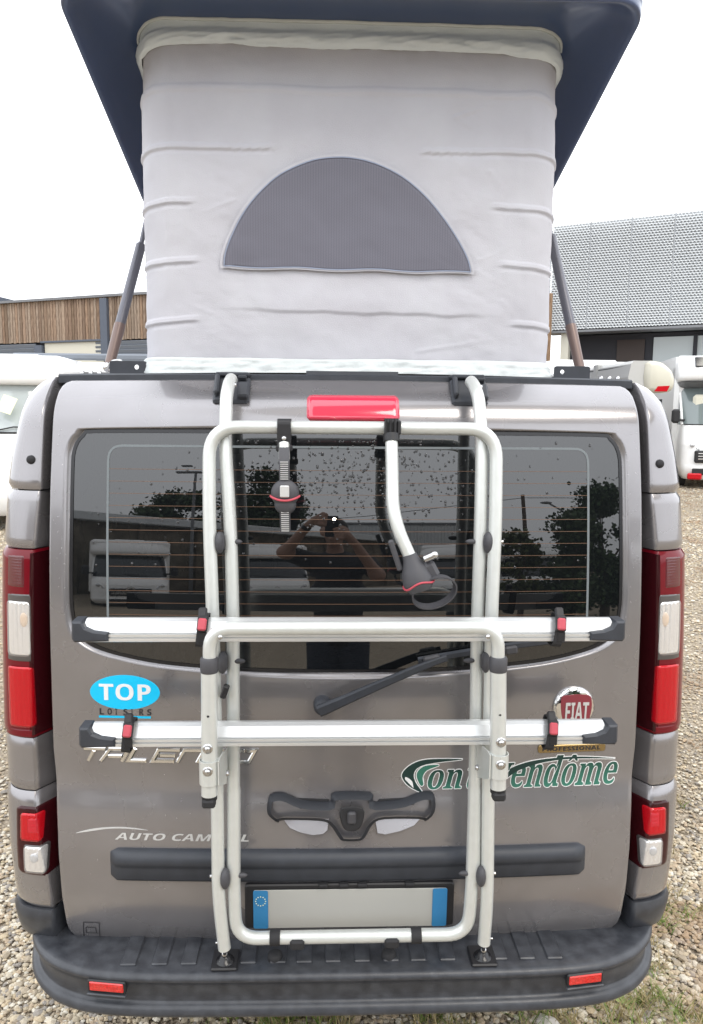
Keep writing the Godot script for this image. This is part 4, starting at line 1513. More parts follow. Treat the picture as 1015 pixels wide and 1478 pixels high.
func build_carrier() -> void:
	var c := thing("bike_carrier", "silver tube bike carrier hooked onto the grey van's tailgate", "bike carrier")
	var r := 0.0149
	# outer frame
	var pa := fillet(arr([-0.289, 0.632, 0.128, -0.297, 0.72, 0.131, -0.301, 0.79, 0.131, -0.302, 1.0, 0.118, -0.309, 1.43, 0.100, -0.317, 1.62, 0.075, -0.319, 1.836, 0.044, 0.327, 1.836, 0.044, 0.325, 1.62, 0.075, 0.317, 1.43, 0.100, 0.319, 1.0, 0.118, 0.321, 0.79, 0.131, 0.321, 0.72, 0.131, 0.318, 0.635, 0.128]), 0.07, 9)
	var q := Q.new()
	q.tube(pa, r, 18)
	obj("outer_frame", q, M.alu, c)
	# inner frame: U at the bottom, hooks over the top of the tailgate
	var pb := fillet(arr([-0.284, 1.946, -0.085, -0.285, 1.936, -0.052, -0.287, 1.905, -0.014, -0.286, 1.80, 0.030, -0.272, 1.613, 0.060, -0.266, 1.41, 0.081, -0.267, 1.069, 0.098, -0.266, 0.76, 0.124, -0.262, 0.652, 0.122, 0.280, 0.654, 0.122, 0.286, 0.76, 0.124, 0.291, 1.065, 0.098, 0.289, 1.394, 0.081, 0.294, 1.62, 0.060, 0.298, 1.80, 0.030, 0.296, 1.905, -0.014, 0.292, 1.936, -0.054, 0.290, 1.946, -0.085]), 0.085, 9)
	q = Q.new()
	q.tube(pb, r, 18)
	var inner := obj("inner_frame", q, M.alu, c)
	for s in [-1, 1]:
		# sleeve ends on the uprights
		q = Q.new()
		var x: float = -0.2668 if s < 0 else 0.2905
		q.tube(arr([x, 1.018, 0.1015, x, 1.006, 0.1025, x, 0.80, 0.1205, x, 0.79, 0.1215]), r + 0.0012, 18, false, PackedFloat32Array([0.93, 1.0, 1.0, 0.93]))
		obj("tube_sleeve", q, M.alu, inner)
	# platform frame: bar across, bent down at both ends
	var pc := fillet(arr([-0.297, 1.33, 0.232, -0.297, 1.426, 0.230, 0.303, 1.428, 0.230, 0.304, 1.335, 0.232]), 0.075, 10)
	q = Q.new()
	q.tube(pc, 0.0142, 18)
	var plat := obj("platform_frame", q, M.alu, c)
	for s in [-1, 1]:
		var x0: float = -0.298 if s < 0 else 0.305
		var x1: float = -0.301 if s < 0 else 0.312
		var y1: float = 1.068 if s < 0 else 1.078
		q = Q.new()
		q.cyl(Vector3(x0, 1.345, 0.232), Vector3(x1, y1, 0.238), 0.0172, 20)
		var arm := obj("platform_arm", q, M.alu, c)
		q = Q.new()
		q.tube(arr([x0, 1.366, 0.232, x0, 1.362, 0.232, x0, 1.338, 0.232, x0, 1.334, 0.232]), 0.0188, 20, true, PackedFloat32Array([0.86, 1.0, 1.0, 0.94]))
		obj("collar", q, M.grey_plastic, arm)
		q = Q.new()
		q.tube(PackedVector3Array([Vector3(x1, y1 + 0.006, 0.238), Vector3(x1, y1 - 0.010, 0.238), Vector3(x1, y1 - 0.016, 0.238)]), 0.0166, 18, true, PackedFloat32Array([1.0, 0.98, 0.7]))
		q.box(Vector3(x1, y1 - 0.014, 0.246), Vector3(0.028, 0.018, 0.022), 0.004)
		obj("end_cap", q, M.rubber, arm)
		# clamp plate wrapped round the arm
		q = Q.new()
		var wrap := PackedVector3Array()
		for k in 15:
			var a := lerpf(-0.35, PI + 0.35, k / 14.0)
			wrap.append(Vector3(x1 + cos(a) * 0.0195, y1 + 0.052, 0.237 + sin(a) * 0.0195))
		q.sweep(wrap, arr2([-0.001, -0.026, 0.001, -0.026, 0.001, 0.026, -0.001, 0.026]), Vector3.UP)
		var xs: float = x1 - s * 0.0195
		var tri := arr2([0.230, y1 + 0.078, 0.120, y1 + 0.05, 0.112, y1 + 0.0, 0.135, y1 - 0.028, 0.215, y1 + 0.008, 0.250, y1 + 0.026, 0.250, y1 + 0.078])
		var turn := Transform3D(Basis(Vector3(0, 0, 1), Vector3(0, 1, 0), Vector3(-s, 0, 0)), Vector3(xs, 0, 0))
		q.poly(tri, flat, 0.0, 0.003, 0.0, turn, true)
		obj("hinge_plate", q, M.alu, arm)
		for b in [[x1, y1 + 0.060, 0.258], [x1, y1 + 0.108, 0.2545]]:
			q = Q.new()
			q.lathe(Vector3(b[0], b[1], b[2]), Vector3(0, 0, 1), arr2([0.0, 0.005, 0.004, 0.0045, 0.0062, 0.002, 0.0066, -0.002]), 12)
			q.lathe(Vector3(b[0], b[1], b[2]), Vector3(0, 0, 1), arr2([0.0066, 0.0, 0.0105, -0.0005, 0.0108, -0.003]), 14)
			obj("bolt", q, M.steel, arm)
		q = Q.new()
		q.lathe(Vector3(xs - s * 0.004, y1 - 0.004, 0.135), Vector3(-s, 0, 0), arr2([0.0, 0.006, 0.005, 0.005, 0.007, 0.0]), 10)
		obj("bolt", q, M.steel, arm)
		q = Q.new()
		q.lathe(Vector3(lerpf(x0, x1, 0.42), 1.245, 0.2503), Vector3(0, 0, 1), arr2([0.0, 0.0012, 0.0028, 0.0010, 0.0032, 0.0]), 10)
		obj("drill_hole", q, M.black, arm)
		# rivet in the bend of the bar
		q = Q.new()
		q.lathe(Vector3(-0.273 if s < 0 else 0.279, 1.412, 0.2435), Vector3(0, 0.2, 1), arr2([0.0, 0.003, 0.004, 0.002, 0.0055, -0.001]), 12)
		obj("rivet", q, M.steel, plat)
	# two rails
	for k in 2:
		var y: float = [1.3975, 1.1615][k]
		var x0: float = [-0.572, -0.565][k]
		var x1: float = [0.570, 0.566][k]
		var sec := arr2([0.028, 0.138, 0.028, 0.146, 0.022, 0.158, -0.005, 0.1675, -0.0062, 0.1635, -0.0090, 0.1635, -0.0100, 0.1705, -0.0160, 0.1705, -0.0170, 0.1660, -0.0195, 0.1660, -0.0205, 0.1710, -0.0290, 0.1710, -0.0310, 0.1685, -0.0310, 0.138])
		var prof := PackedVector2Array()
		for p in sec:
			prof.append(Vector2(p.y, 0.028 - (0.028 - p.x) * 0.79))
		q = Q.new()
		var path := PackedVector3Array()
		for i in 2:
			path.append(Vector3(lerpf(x0, x1, i), y, 0))
		# path runs along x: s = x cross up = +z, u = up
		q.sweep(path, prof, Vector3.UP)
		var rail := obj("wheel_rail", q, M.alu_rail, c)
		for s in [-1, 1]:
			var e: float = x0 if s < 0 else x1
			var cap := arr2([e + s * 0.024, y + 0.028, e + s * 0.004, y + 0.028, e - s * 0.004, y + 0.014, e - s * 0.022, y + 0.007, e - s * 0.052, y + 0.0035, e - s * 0.052, y - 0.0155, e + s * 0.020, y - 0.0175, e + s * 0.025, y - 0.010])
			q = Q.new()
			q.poly(cap, flat, 0.131, 0.046, 0.004, Transform3D(), true)
			obj("end_cap", q, M.plastic, rail)
		# two straps with red buckles
		for s in [-1, 1]:
			var x: float = [[-0.322, 0.448], [-0.486, 0.441]][k][0 if s < 0 else 1]
			q = Q.new()
			strap_loop(q, x, Vector2(y + 0.005, 0.156), 0.024, 0.034, 0.019, 0.14)
			var st := obj("rail_strap", q, M.rubber, c)
			q = Q.new()
			q.box(Vector3(x + 0.003, y + 0.024, 0.183), Vector3(0.018, 0.026, 0.010), 0.003, Basis(Vector3.RIGHT, -0.35) * Basis(Vector3(0, 0, 1), -0.08))
			obj("buckle", q, M.red_soft, st)
			q = Q.new()
			q.box(Vector3(x + 0.003, y + 0.024, 0.178), Vector3(0.023, 0.034, 0.010), 0.003, Basis(Vector3.RIGHT, -0.35) * Basis(Vector3(0, 0, 1), -0.08))
			q.box(Vector3(x + 0.004, y - 0.004, 0.1805), Vector3(0.017, 0.022, 0.005), 0.0015)
			q.box(Vector3(x + 0.002, y + 0.045, 0.165), Vector3(0.018, 0.022, 0.012), 0.003, Basis(Vector3.RIGHT, -0.5))
			obj("buckle_base", q, M.black, st)
	# brackets that hook over the tailgate
	for s in [-1, 1]:
		var x: float = -0.287 if s < 0 else 0.291
		q = Q.new()
		var bs := Basis(Vector3.RIGHT, -0.66)
		var bc := Vector3(x, 1.921, tg(x, 1.921) + 0.010)
		q.box(bc, Vector3(0.088, 0.080, 0.014), 0.006, bs)
		q.box(bc + bs * Vector3(0.030, -0.012, 0.014), Vector3(0.026, 0.046, 0.020), 0.004, bs)
		q.box(bc + bs * Vector3(-0.034, 0.004, 0.014), Vector3(0.012, 0.058, 0.022), 0.004, bs)
		q.box(bc + bs * Vector3(0.027, 0.018, 0.018), Vector3(0.022, 0.008, 0.030), 0.003, bs)
		q.box(Vector3(x, 1.960, -0.160), Vector3(0.082, 0.010, 0.07), 0.003)
		var br := obj("hook_bracket", q, M.plastic, c)
		q = Q.new()
		q.lathe(Vector3(x - s * 0.0, 1.928, -0.048) + Vector3(0.016, 0.004, 0), Vector3(1, 0, 0), arr2([0.0, 0.004, 0.005, 0.003, 0.0065, -0.003]), 10)
		obj("bolt", q, M.steel, br)
	# oval clamps between the frames
	for v in [[-0.2945, 1.580, 0.070], [-0.2875, 1.312, 0.098], [-0.2840, 0.812, 0.127], [0.3085, 1.582, 0.070], [0.3060, 1.312, 0.098], [0.3040, 0.810, 0.127]]:
		q = Q.new()
		q.ell(Vector3(v[0], v[1], v[2] + 0.010), Vector3(0.0115, 0.025, 0.017), Basis(), 16, 12)
		q.box(Vector3(v[0], v[1], v[2] - 0.004), Vector3(0.022, 0.040, 0.028), 0.006)
		var kn := obj("frame_clamp", q, M.grey_plastic, c)
		q = Q.new()
		var s := signf(v[0])
		q.cyl(Vector3(v[0] + s * 0.020, v[1], v[2]), Vector3(v[0] + s * 0.036, v[1], v[2]), 0.004, 10)
		obj("bolt", q, M.steel, kn)
		q = Q.new()
		q.ell(Vector3(v[0] - s * 0.036, v[1], v[2] - 0.002), Vector3(0.014, 0.006, 0.006), Basis(), 10, 8)
		obj("wing_knob", q, M.grey_plastic, kn)
	# small black clips on the left upright
	q = Q.new()
	q.box(Vector3(-0.281, 1.252, 0.125), Vector3(0.014, 0.030, 0.020), 0.003, Basis(Vector3(0, 0, 1), -0.35))
	q.box(Vector3(-0.322, 1.238, 0.112), Vector3(0.014, 0.018, 0.016), 0.003)
	q.box(Vector3(0.322, 1.262, 0.112), Vector3(0.008, 0.014, 0.012), 0.003)
	obj("cable_clip", q, M.black, c)
	# bottom bar pads
	for v in [[-0.172, 0.026], [-0.120, 0.032], [0.100, 0.032], [0.158, 0.026]]:
		q = Q.new()
		if v[1] < 0.03:
			q.tube(arr([v[0] - 0.012, 0.653, 0.122, v[0] + 0.012, 0.653, 0.122]), 0.0180, 16)
		else:
			q.box(Vector3(v[0], 0.645, 0.126), Vector3(0.034, 0.024, 0.036), 0.005)
		obj("bar_pad", q, M.rubber, c)
	# ball feet standing on the bumper step
	for s in [-1, 1]:
		var x: float = -0.289 if s < 0 else 0.318
		var x2: float = -0.292 if s < 0 else 0.323
		q = Q.new()
		q.cyl(Vector3(x, 0.634, 0.128), Vector3(x2, 0.595, 0.104), 0.0045, 10)
		q.ell(Vector3(x2, 0.601, 0.106), Vector3(0.008, 0.008, 0.008), Basis(), 12, 8)
		var ft := obj("ball_foot", q, M.steel, c)
		q = Q.new()
		q.lathe(Vector3(x2, 0.574, 0.098), Vector3.UP, arr2([0.0, 0.022, 0.007, 0.021, 0.013, 0.016, 0.015, 0.010, 0.020, 0.008, 0.023, 0.003, 0.023, -0.003]), 20)
		obj("foot_cup", q, M.black_gloss, ft)
		q = Q.new()
		q.box(Vector3(x2, 0.5745, 0.092), Vector3(0.062, 0.008, 0.070), 0.003)
		obj("foot_plate", q, M.black, ft)
		q = Q.new()
		q.cyl(Vector3(x, 0.648, 0.128), Vector3(x + s * 0.020, 0.646, 0.128), 0.0028, 8)
		obj("bolt", q, M.steel, ft)
	# short holder with a ratchet strap, left
	q = Q.new()
	strap_loop(q, -0.151, Vector2(1.832, 0.046), 0.0205, 0.022, 0.030)
	q.box(Vector3(-0.151, 1.812, 0.0655), Vector3(0.031, 0.046, 0.004), 0.001)
	q.box(Vector3(-0.151, 1.790, 0.060), Vector3(0.037, 0.016, 0.024), 0.004)
	var h1 := obj("bike_holder", q, M.black, c)
	q = Q.new()
	q.lathe(Vector3(-0.151, 1.812, 0.0675), Vector3(0, 0, 1), arr2([0.0, 0.006, 0.004, 0.005, 0.0062, 0.001, 0.0062, -0.001]), 14)
	obj("rivet", q, M.steel, h1)
	q = Q.new()
	q.tube(arr([-0.151, 1.800, 0.062, -0.150, 1.766, 0.080]), 0.0125, 16)
	obj("holder_tube", q, M.alu, h1)
	q = Q.new()
	q.sweep(fillet(arr([-0.150, 1.792, 0.080, -0.149, 1.765, 0.099, -0.148, 1.70, 0.104, -0.147, 1.605, 0.097]), 0.02), arr2([-0.0115, -0.002, 0.0115, -0.002, 0.0115, 0.002, -0.0115, 0.002]), Vector3(0, 0, 1))
	var sp := obj("ratchet_strap", q, M.grey_plastic, h1)
	q = Q.new()
	for k in 34:
		var y := 1.762 - 0.0046 * k
		if y > 1.668 and y < 1.722:
			continue
		q.box(Vector3(lerpf(-0.149, -0.147, k / 33.0), y, lerpf(0.1015, 0.1065, smoothstep(1.765, 1.70, y)) - 0.0075 * smoothstep(1.69, 1.6, y) + 0.0012), Vector3(0.017, 0.0020, 0.003), 0.0)
	obj("strap_teeth", q, M.alu_rail, sp)
	q = Q.new()
	q.ell(Vector3(-0.1475, 1.693, 0.098), Vector3(0.031, 0.031, 0.018), Basis(), 22, 14)
	q.ell(Vector3(-0.147, 1.668, 0.096), Vector3(0.024, 0.022, 0.016), Basis(), 18, 12)
	var kb := obj("buckle_body", q, M.grey_plastic, h1)
	q = Q.new()
	var ring := PackedVector3Array()
	for k in 24:
		var a := TAU * k / 24
		ring.append(Vector3(-0.1475 + cos(a) * 0.0315, 1.683 + 0.004 * cos(a * 2.0), 0.099 + sin(a) * 0.0185))
	q.tube(ring, 0.0026, 8, false, PackedFloat32Array(), true)
	obj("red_ring", q, M.red_soft, kb)
	q = Q.new()
	q.box(Vector3(-0.1475, 1.699, 0.1165), Vector3(0.020, 0.026, 0.006), 0.002)
	obj("release_tab", q, M.silver_print, kb)
	# long curved holder, right
	q = Q.new()
	strap_loop(q, 0.088, Vector2(1.836, 0.046), 0.0215, 0.0205, 0.030)
	q.box(Vector3(0.088, 1.836, 0.066), Vector3(0.034, 0.034, 0.014), 0.004)
	q.box(Vector3(0.074, 1.840, 0.074), Vector3(0.005, 0.036, 0.010), 0.0015)
	q.box(Vector3(0.084, 1.840, 0.075), Vector3(0.005, 0.036, 0.010), 0.0015)
	q.box(Vector3(0.094, 1.840, 0.075), Vector3(0.005, 0.036, 0.010), 0.0015)
	q.box(Vector3(0.103, 1.838, 0.066), Vector3(0.010, 0.032, 0.020), 0.003)
	q.cyl(Vector3(0.087, 1.822, 0.066), Vector3(0.087, 1.806, 0.072), 0.0185, 18)
	var h2 := obj("bike_holder", q, M.black, c)
	q = Q.new()
	q.tube(fillet(arr([0.087, 1.818, 0.066, 0.087, 1.78, 0.088, 0.087, 1.665, 0.130, 0.100, 1.615, 0.144, 0.125, 1.560, 0.154]), 0.06, 9), 0.0142, 18)
	obj("holder_tube", q, M.alu, h2)
	q = Q.new()
	var t := Vector3(0.32, -0.94, 0.1).normalized()
	var o := Vector3(0.122, 1.568, 0.153)
	q.tube(PackedVector3Array([o, o + t * 0.012, o + t * 0.034, o + t * 0.058, o + t * 0.070, o + t * 0.082]), 0.019, 20, true, PackedFloat32Array([0.85, 0.95, 1.45, 1.75, 1.75, 1.3]))
	q.box(o + Vector3(-0.030, -0.002, 0.0), Vector3(0.012, 0.070, 0.016), 0.003, Basis(Vector3(0, 0, 1), 0.33))
	q.box(o + Vector3(0.045, -0.035, 0.004), Vector3(0.034, 0.042, 0.026), 0.008, Basis(Vector3(0, 0, 1), 0.5))
	var hb := obj("holder_head", q, M.grey_plastic, h2)
	q = Q.new()
	ring = PackedVector3Array()
	var sx := t.cross(Vector3(0, 0, 1)).normalized()
	var sz := sx.cross(t).normalized()
	for k in 28:
		var a := TAU * k / 28
		ring.append(o + t * (0.066 + 0.004 * sin(a * 3.0)) + sx * cos(a) * 0.0340 + sz * sin(a) * 0.0340)
	q.tube(ring, 0.0022, 8, false, PackedFloat32Array(), true)
	obj("red_ring", q, M.red_soft, hb)
	q = Q.new()
	q.cyl(o + Vector3(0.032, -0.008, 0.012), o + Vector3(0.050, 0.000, 0.016), 0.0085, 14)
	q.ell(o + Vector3(0.052, 0.002, 0.016), Vector3(0.009, 0.009, 0.009))
	obj("bolt", q, M.steel, hb)
	q = Q.new()
	ring = PackedVector3Array()
	var lc := o + t * 0.075 + Vector3(0.028, -0.004, 0.0)
	for k in 32:
		var a := TAU * k / 32
		ring.append(lc + Vector3(cos(a) * 0.048, sin(a) * 0.034 - 0.006, sin(a) * 0.012).rotated(Vector3(0, 0, 1), 0.35))
	q.sweep(ring, arr2([-0.0015, -0.0095, 0.0015, -0.0095, 0.0015, 0.0095, -0.0015, 0.0095]), Vector3(0, 0.4, 0.9), -1, false, true)
	obj("holder_strap", q, M.grey_plastic, hb)

# ---------------------------------------------------------------- the place
func build_ground() -> void:
	var q := Q.new()
	q.quad(Vector3(-150, 0, -150), Vector3(150, 0, -150), Vector3(150, 0, 150), Vector3(-150, 0, 150), Vector3.UP)
	var g := obj("ground", q, M.ground)
	tag(g, "pale gravel lot under the vehicles", "ground", "", "structure")

func pebble(seed_: int) -> ArrayMesh:
	var r := RandomNumberGenerator.new()
	r.seed = seed_
	var ps_ := [Vector3(0, 1, 0)]
	for k in 2:
		for j in 5:
			var a := TAU * (j + 0.5 * k) / 5.0
			ps_.append(Vector3(cos(a) * 0.9, 0.42 - 0.84 * k, sin(a) * 0.9))
	ps_.append(Vector3(0, -1, 0))
	for i in ps_.size():
		ps_[i] = ps_[i] * Vector3(r.randf_range(0.75, 1.25), r.randf_range(0.6, 1.0), r.randf_range(0.75, 1.25)) + Vector3(r.randf_range(-0.15, 0.15), 0, r.randf_range(-0.15, 0.15))
	var q := Q.new()
	for j in 5:
		var j1 := (j + 1) % 5
		for t in [[0, 1 + j, 1 + j1], [1 + j, 6 + j, 1 + j1], [1 + j1, 6 + j, 6 + j1], [11, 6 + j, 6 + j1]]:
			q.trid(ps_[t[0]], ps_[t[1]], ps_[t[2]], ps_[t[0]] + ps_[t[1]] + ps_[t[2]])
	return q.done()

func build_gravel() -> void:
	var meshes := [pebble(1), pebble(2), pebble(3), pebble(4)]
	var tones := [Color(0.46, 0.40, 0.30), Color(0.54, 0.49, 0.40), Color(0.36, 0.31, 0.24), Color(0.60, 0.57, 0.50), Color(0.42, 0.34, 0.25), Color(0.28, 0.26, 0.24), Color(0.50, 0.42, 0.30)]
	var tf := [[], [], [], []]
	var cols := [[], [], [], []]
	for i in 190000:
		var side := -1.0 if i % 2 == 0 else 1.0
		var x: float
		var z: float
		if i < 40000:
			x = rng.randf_range(-1.7, 1.7)
			z = rng.randf_range(-1.4, 0.5)
		else:
			var d := pow(rng.randf(), 1.6)
			z = lerpf(0.8, -12.0, d)
			x = side * (0.75 + rng.randf() * lerpf(1.2, 6.0, d))
			if i > 150000:
				z = rng.randf_range(-8.0, -21.0)
				x = side * rng.randf_range(2.5, 11.5)
		var s := rng.randf_range(0.005, 0.0105) * (1.0 if rng.randf() > 0.05 else 1.7)
		s *= 1.0 + maxf(0.0, -z - 3.0) * 0.09
		var b := Basis(Vector3.UP, rng.randf() * TAU) * Basis(Vector3.RIGHT, rng.randf_range(-0.4, 0.4))
		var k := i % 4
		tf[k].append(Transform3D(b.scaled(Vector3(s, s * rng.randf_range(0.5, 0.9), s)), Vector3(x, s * 0.28 + rng.randf() * 0.006, z)))
		var c: Color = tones[rng.randi() % tones.size()] * rng.randf_range(1.05, 1.40)
		var earth := smoothstep(0.05, 0.4, noise.get_noise_2d(x * 1.1 + 5.0, z * 1.1)) * smoothstep(0.6, 1.0, x)
		c = c.lerp(Color(0.33, 0.20, 0.11), earth * 0.55)
		c.a = 1.0
		cols[k].append(c)
	for k in 4:
		var o := many("gravel", meshes[k], M.stone, tf[k], cols[k])
		tag(o, "loose pale gravel spread over the ground", "gravel")
	# one large pale stone by the bumper
	var q := Q.new()
	var rock := put("stone", pebble(9), mat("pale_stone", 0.55, 0.52, 0.48, 0.9), self, Transform3D(Basis(Vector3.UP, 0.5).scaled(Vector3(0.045, 0.035, 0.038)), Vector3(0.63, 0.015, -0.33)))
	tag(rock, "large pale stone on the gravel below the bumper", "stone")
	# thin grass
	q = Q.new()
	var rows := []
	for i in 5:
		var t := i / 4.0
		var w := 0.0022 * (1.0 - t * 0.9)
		rows.append(arr([-w, t * 0.1, t * t * 0.045, w, t * 0.1, t * t * 0.045]))
	q.grid(rows, 1, Vector3(0, 0, 1))
	var blade := q.done()
	var gt := []
	var gc := []
	var spots := []
	for i in 330:
		var zz := lerpf(-0.1, -5.5, pow(rng.randf(), 1.4))
		spots.append([rng.randf_range(0.55, 1.05) + (-zz) * rng.randf_range(0.0, 0.42), zz, rng.randf_range(0.35, 1.0)])
	for i in 95:
		spots.append([rng.randf_range(-0.45, 1.05), rng.randf_range(-0.75, -0.25), rng.randf_range(0.5, 1.2)])
	for i in 16:
		spots.append([rng.randf_range(-0.25, 0.05), rng.randf_range(-0.55, -0.30), rng.randf_range(0.9, 1.3)])
	for s in spots:
		var dry := rng.randf()
		for k in 26:
			var a := rng.randf() * TAU
			var rr: float = rng.randf() * 0.05 * s[2]
			var b := Basis(Vector3.UP, rng.randf() * TAU) * Basis(Vector3.RIGHT, rng.randf_range(-0.1, 0.7))
			var h: float = s[2] * rng.randf_range(0.35, 1.1)
			gt.append(Transform3D(b.scaled(Vector3(1.0, h, h)), Vector3(s[0] + cos(a) * rr, 0.002, s[1] + sin(a) * rr)))
			var c := Color(0.10, 0.19, 0.025).lerp(Color(0.20, 0.26, 0.05), rng.randf())
			if dry > 0.62 or rng.randf() < 0.25:
				c = Color(0.36, 0.29, 0.14) * rng.randf_range(0.7, 1.1)
			gc.append(c)
	var gr := many("grass", blade, M.grass, gt, gc)
	tag(gr, "thin green and straw coloured grass growing through the gravel", "grass")
	# leafy weeds one can count
	var wp := [[1.16, -1.45, 0.08, "round green weed in the gravel right of the rear lamp"], [1.02, -0.62, 0.06, "light green weed beside the bumper's right corner"], [1.30, -2.1, 0.10, "small pale weed, farthest of the weeds along the right side"], [0.90, -0.42, 0.05, "low broad-leaved weed in front of the right bumper corner"], [1.09, -0.95, 0.07, "spiky light weed between two clumps on the right gravel"]]
	for w in wp:
		var t := thing("weed", w[3], "plant", Vector3(w[0], 0, w[1]), 0.0, "weeds in the gravel")
		for k in 9:
			var a := TAU * k / 9.0 + rng.randf_range(-0.2, 0.2)
			var L: float = w[2] * rng.randf_range(0.6, 1.1)
			var up := rng.randf_range(0.15, 0.75)
			var rows2 := []
			for i in 5:
				var f := i / 4.0
				var p := Vector3(cos(a), 0, sin(a)) * L * f + Vector3(0, L * (up * f - 0.35 * f * f) + 0.006, 0)
				var sd := Vector3(-sin(a), 0, cos(a)) * L * 0.17 * sin(PI * clampf(f * 0.92 + 0.06, 0, 1))
				rows2.append(PackedVector3Array([p - sd, p + Vector3(0, -0.003, 0), p + sd]))
			q = Q.new(true)
			q.col(Color(0.20, 0.26, 0.07).lerp(Color(0.30, 0.36, 0.12), rng.randf()))
			q.grid(rows2, 1, Vector3.UP)
			obj("leaf", q, M.grass, t)

func facade_xf(a: Vector2, b: Vector2) -> Transform3D:
	# local x along the wall from a to b, z out of the wall towards the lot
	var d := (b - a).normalized()
	return Transform3D(Basis(Vector3(d.x, 0, d.y), Vector3.UP, Vector3(-d.y, 0, d.x)), Vector3(a.x, 0, a.y))

func build_background() -> void:
	# timber-clad hall on the left
	var t := thing("timber_hall", "low hall with a band of weathered upright boards on the left", "building")
	t.transform = facade_xf(Vector2(-14.46, -33.5), Vector2(-7.10, -30.0))
	var q := Q.new()
	q.box(Vector3(6, 3.2, -4.2), Vector3(28, 6.4, 8.0))
	obj("wall", q, M.dark_wall, t)
	q = Q.new(true)
	var u := -7.0
	while u < 19.0:
		var w := rng.randf_range(0.12, 0.19)
		var c := Color(0.29, 0.20, 0.135).lerp(Color(0.40, 0.325, 0.255), rng.randf()) * rng.randf_range(0.8, 1.4)
		c.a = 1
		q.col(c)
		q.box(Vector3(u + w / 2, 5.60 + rng.randf_range(-0.02, 0.02), 0.0), Vector3(w - 0.022, 1.74, 0.06 + rng.randf_range(0, 0.025)), 0.006)
		u += w
	var pk := obj("board", q, M.timber, t)
	tag(pk, "", "", "", "stuff")
	q = Q.new()
	q.box(Vector3(6, 6.50, -0.1), Vector3(27, 0.10, 0.5))
	obj("roof_edge", q, M.grey_trim, t)
	for x in [2.35, 5.95, 10.0]:
		q = Q.new()
		q.box(Vector3(x, 5.15 if x > 3 else 4.0, 0.10), Vector3(0.36 if x > 3 else 0.42, 2.5 if x > 3 else 1.2, 0.16), 0.01)
		obj("post", q, M.slate_blue, t)
	for k in 5:
		for s in [[-3.0, 10.2], [8.2, 5.6]]:
			q = Q.new()
			q.box(Vector3(s[0], 4.60 - 0.17 * k, 0.02), Vector3(s[1], 0.15, 0.06), 0.0, Basis(Vector3.RIGHT, 0.45))
			obj("louver", q, M.louver, t)
	q = Q.new()
	q.box(Vector3(4.2, 4.22, 0.0), Vector3(3.2, 0.95, 0.08), 0.01)
	obj("cream_panel", q, M.cream_wall, t)
	q = Q.new()
	q.box(Vector3(4.2, 4.73, 0.06), Vector3(3.5, 0.08, 0.16), 0.01)
	obj("lintel", q, M.slate_blue, t)
	# darker roof behind it
	t = thing("metal_shed", "dark blue-grey shed roof rising behind the timber hall", "building", Vector3(-22.5, 0, -47))
	q = Q.new()
	q.poly(arr2([-9, 0, 6.5, 0, 6.5, 7.75, -1.5, 9.6, -9, 9.0]), flat, -6.0, 6.0)
	var sh := obj("wall", q, M.slate_blue, t)
	for k in 24:
		q = Q.new()
		q.box(Vector3(-8.0 + 0.6 * k, 4.0, 0.05), Vector3(0.08, 7.0, 0.08))
		obj("rib", q, M.slate_blue, sh)
	# expanded-metal building on the right
	t = thing("mesh_clad_building", "building clad in pale expanded-metal panels above dark windows on the right", "building")
	t.transform = facade_xf(Vector2(7.50, -24.75), Vector2(11.56, -22.30))
	q = Q.new()
	q.box(Vector3(9.0, 6.40, -4.1), Vector3(17.9, 3.4, 8.0))
	obj("backing", q, M.backing, t)
	q = Q.new()
	q.box(Vector3(9.0, 2.3, -5.0), Vector3(17.8, 4.6, 7.2))
	obj("wall", q, M.dark_wall, t)
	q = Q.new()
	q.grp(-1)
	var cw := 0.1033
	var rh := 0.080
	var nw := 12
	for r in 43:
		for k in nw * 2:
			var y0 := 4.68 + rh * r
			var xa := cw / 2 * k
			var xb := xa + cw / 2
			var ya := y0 + (rh * 0.42 if (k + r) % 2 == 0 else 0.0)
			var yb := y0 + (rh * 0.42 if (k + r) % 2 == 1 else 0.0)
			# a strand: lower edge forward, upper edge back
			q.quad(Vector3(xa, ya, 0.035), Vector3(xb, yb, 0.035), Vector3(xb, yb + 0.056, -0.005), Vector3(xa, ya + 0.056, -0.005), Vector3(0, 1, 1))
	var pm := q.done()
	for k in 13:
		var p := put("mesh_panel", pm, M.zinc, t, Transform3D(Basis(), Vector3(0.02 + 1.285 * k, 0, 0.0)))
		q = Q.new()
		q.box(Vector3(-0.022, 6.40, -0.02), Vector3(0.03, 3.45, 0.05))
		obj("panel_edge", q, M.backing, p)
	q = Q.new()
	q.box(Vector3(8.4, 4.62, -0.4), Vector3(16.9, 0.07, 0.9))
	obj("soffit", q, M.grey_trim, t)
	q = Q.new()
	q.box(Vector3(0.55, 2.3, -0.3), Vector3(0.26, 4.6, 0.3))
	obj("post", q, M.cream_wall, t)
	for k in 4:
		q = Q.new()
		q.box(Vector3(3.85 + 1.35 * k, 2.6, -1.36), Vector3(1.24, 3.7, 0.04))
		var pn := obj("window", q, M.glass_pale, t)
		q = Q.new()
		q.box(Vector3(3.85 + 1.35 * k + 0.675, 2.6, -1.30), Vector3(0.12, 3.8, 0.12), 0.01)
		obj("frame", q, M.dark_wall, pn)
	q = Q.new()
	q.box(Vector3(2.5, 3.0, -1.36), Vector3(0.9, 2.8, 0.05))
	obj("door", q, mat("brown_door", 0.05, 0.035, 0.03, 0.6), t)
	# timber end boards beside it
	t = thing("timber_screen", "narrow timber boards just left of the mesh-clad building", "screen", Vector3(7.28, 0, -24.3))
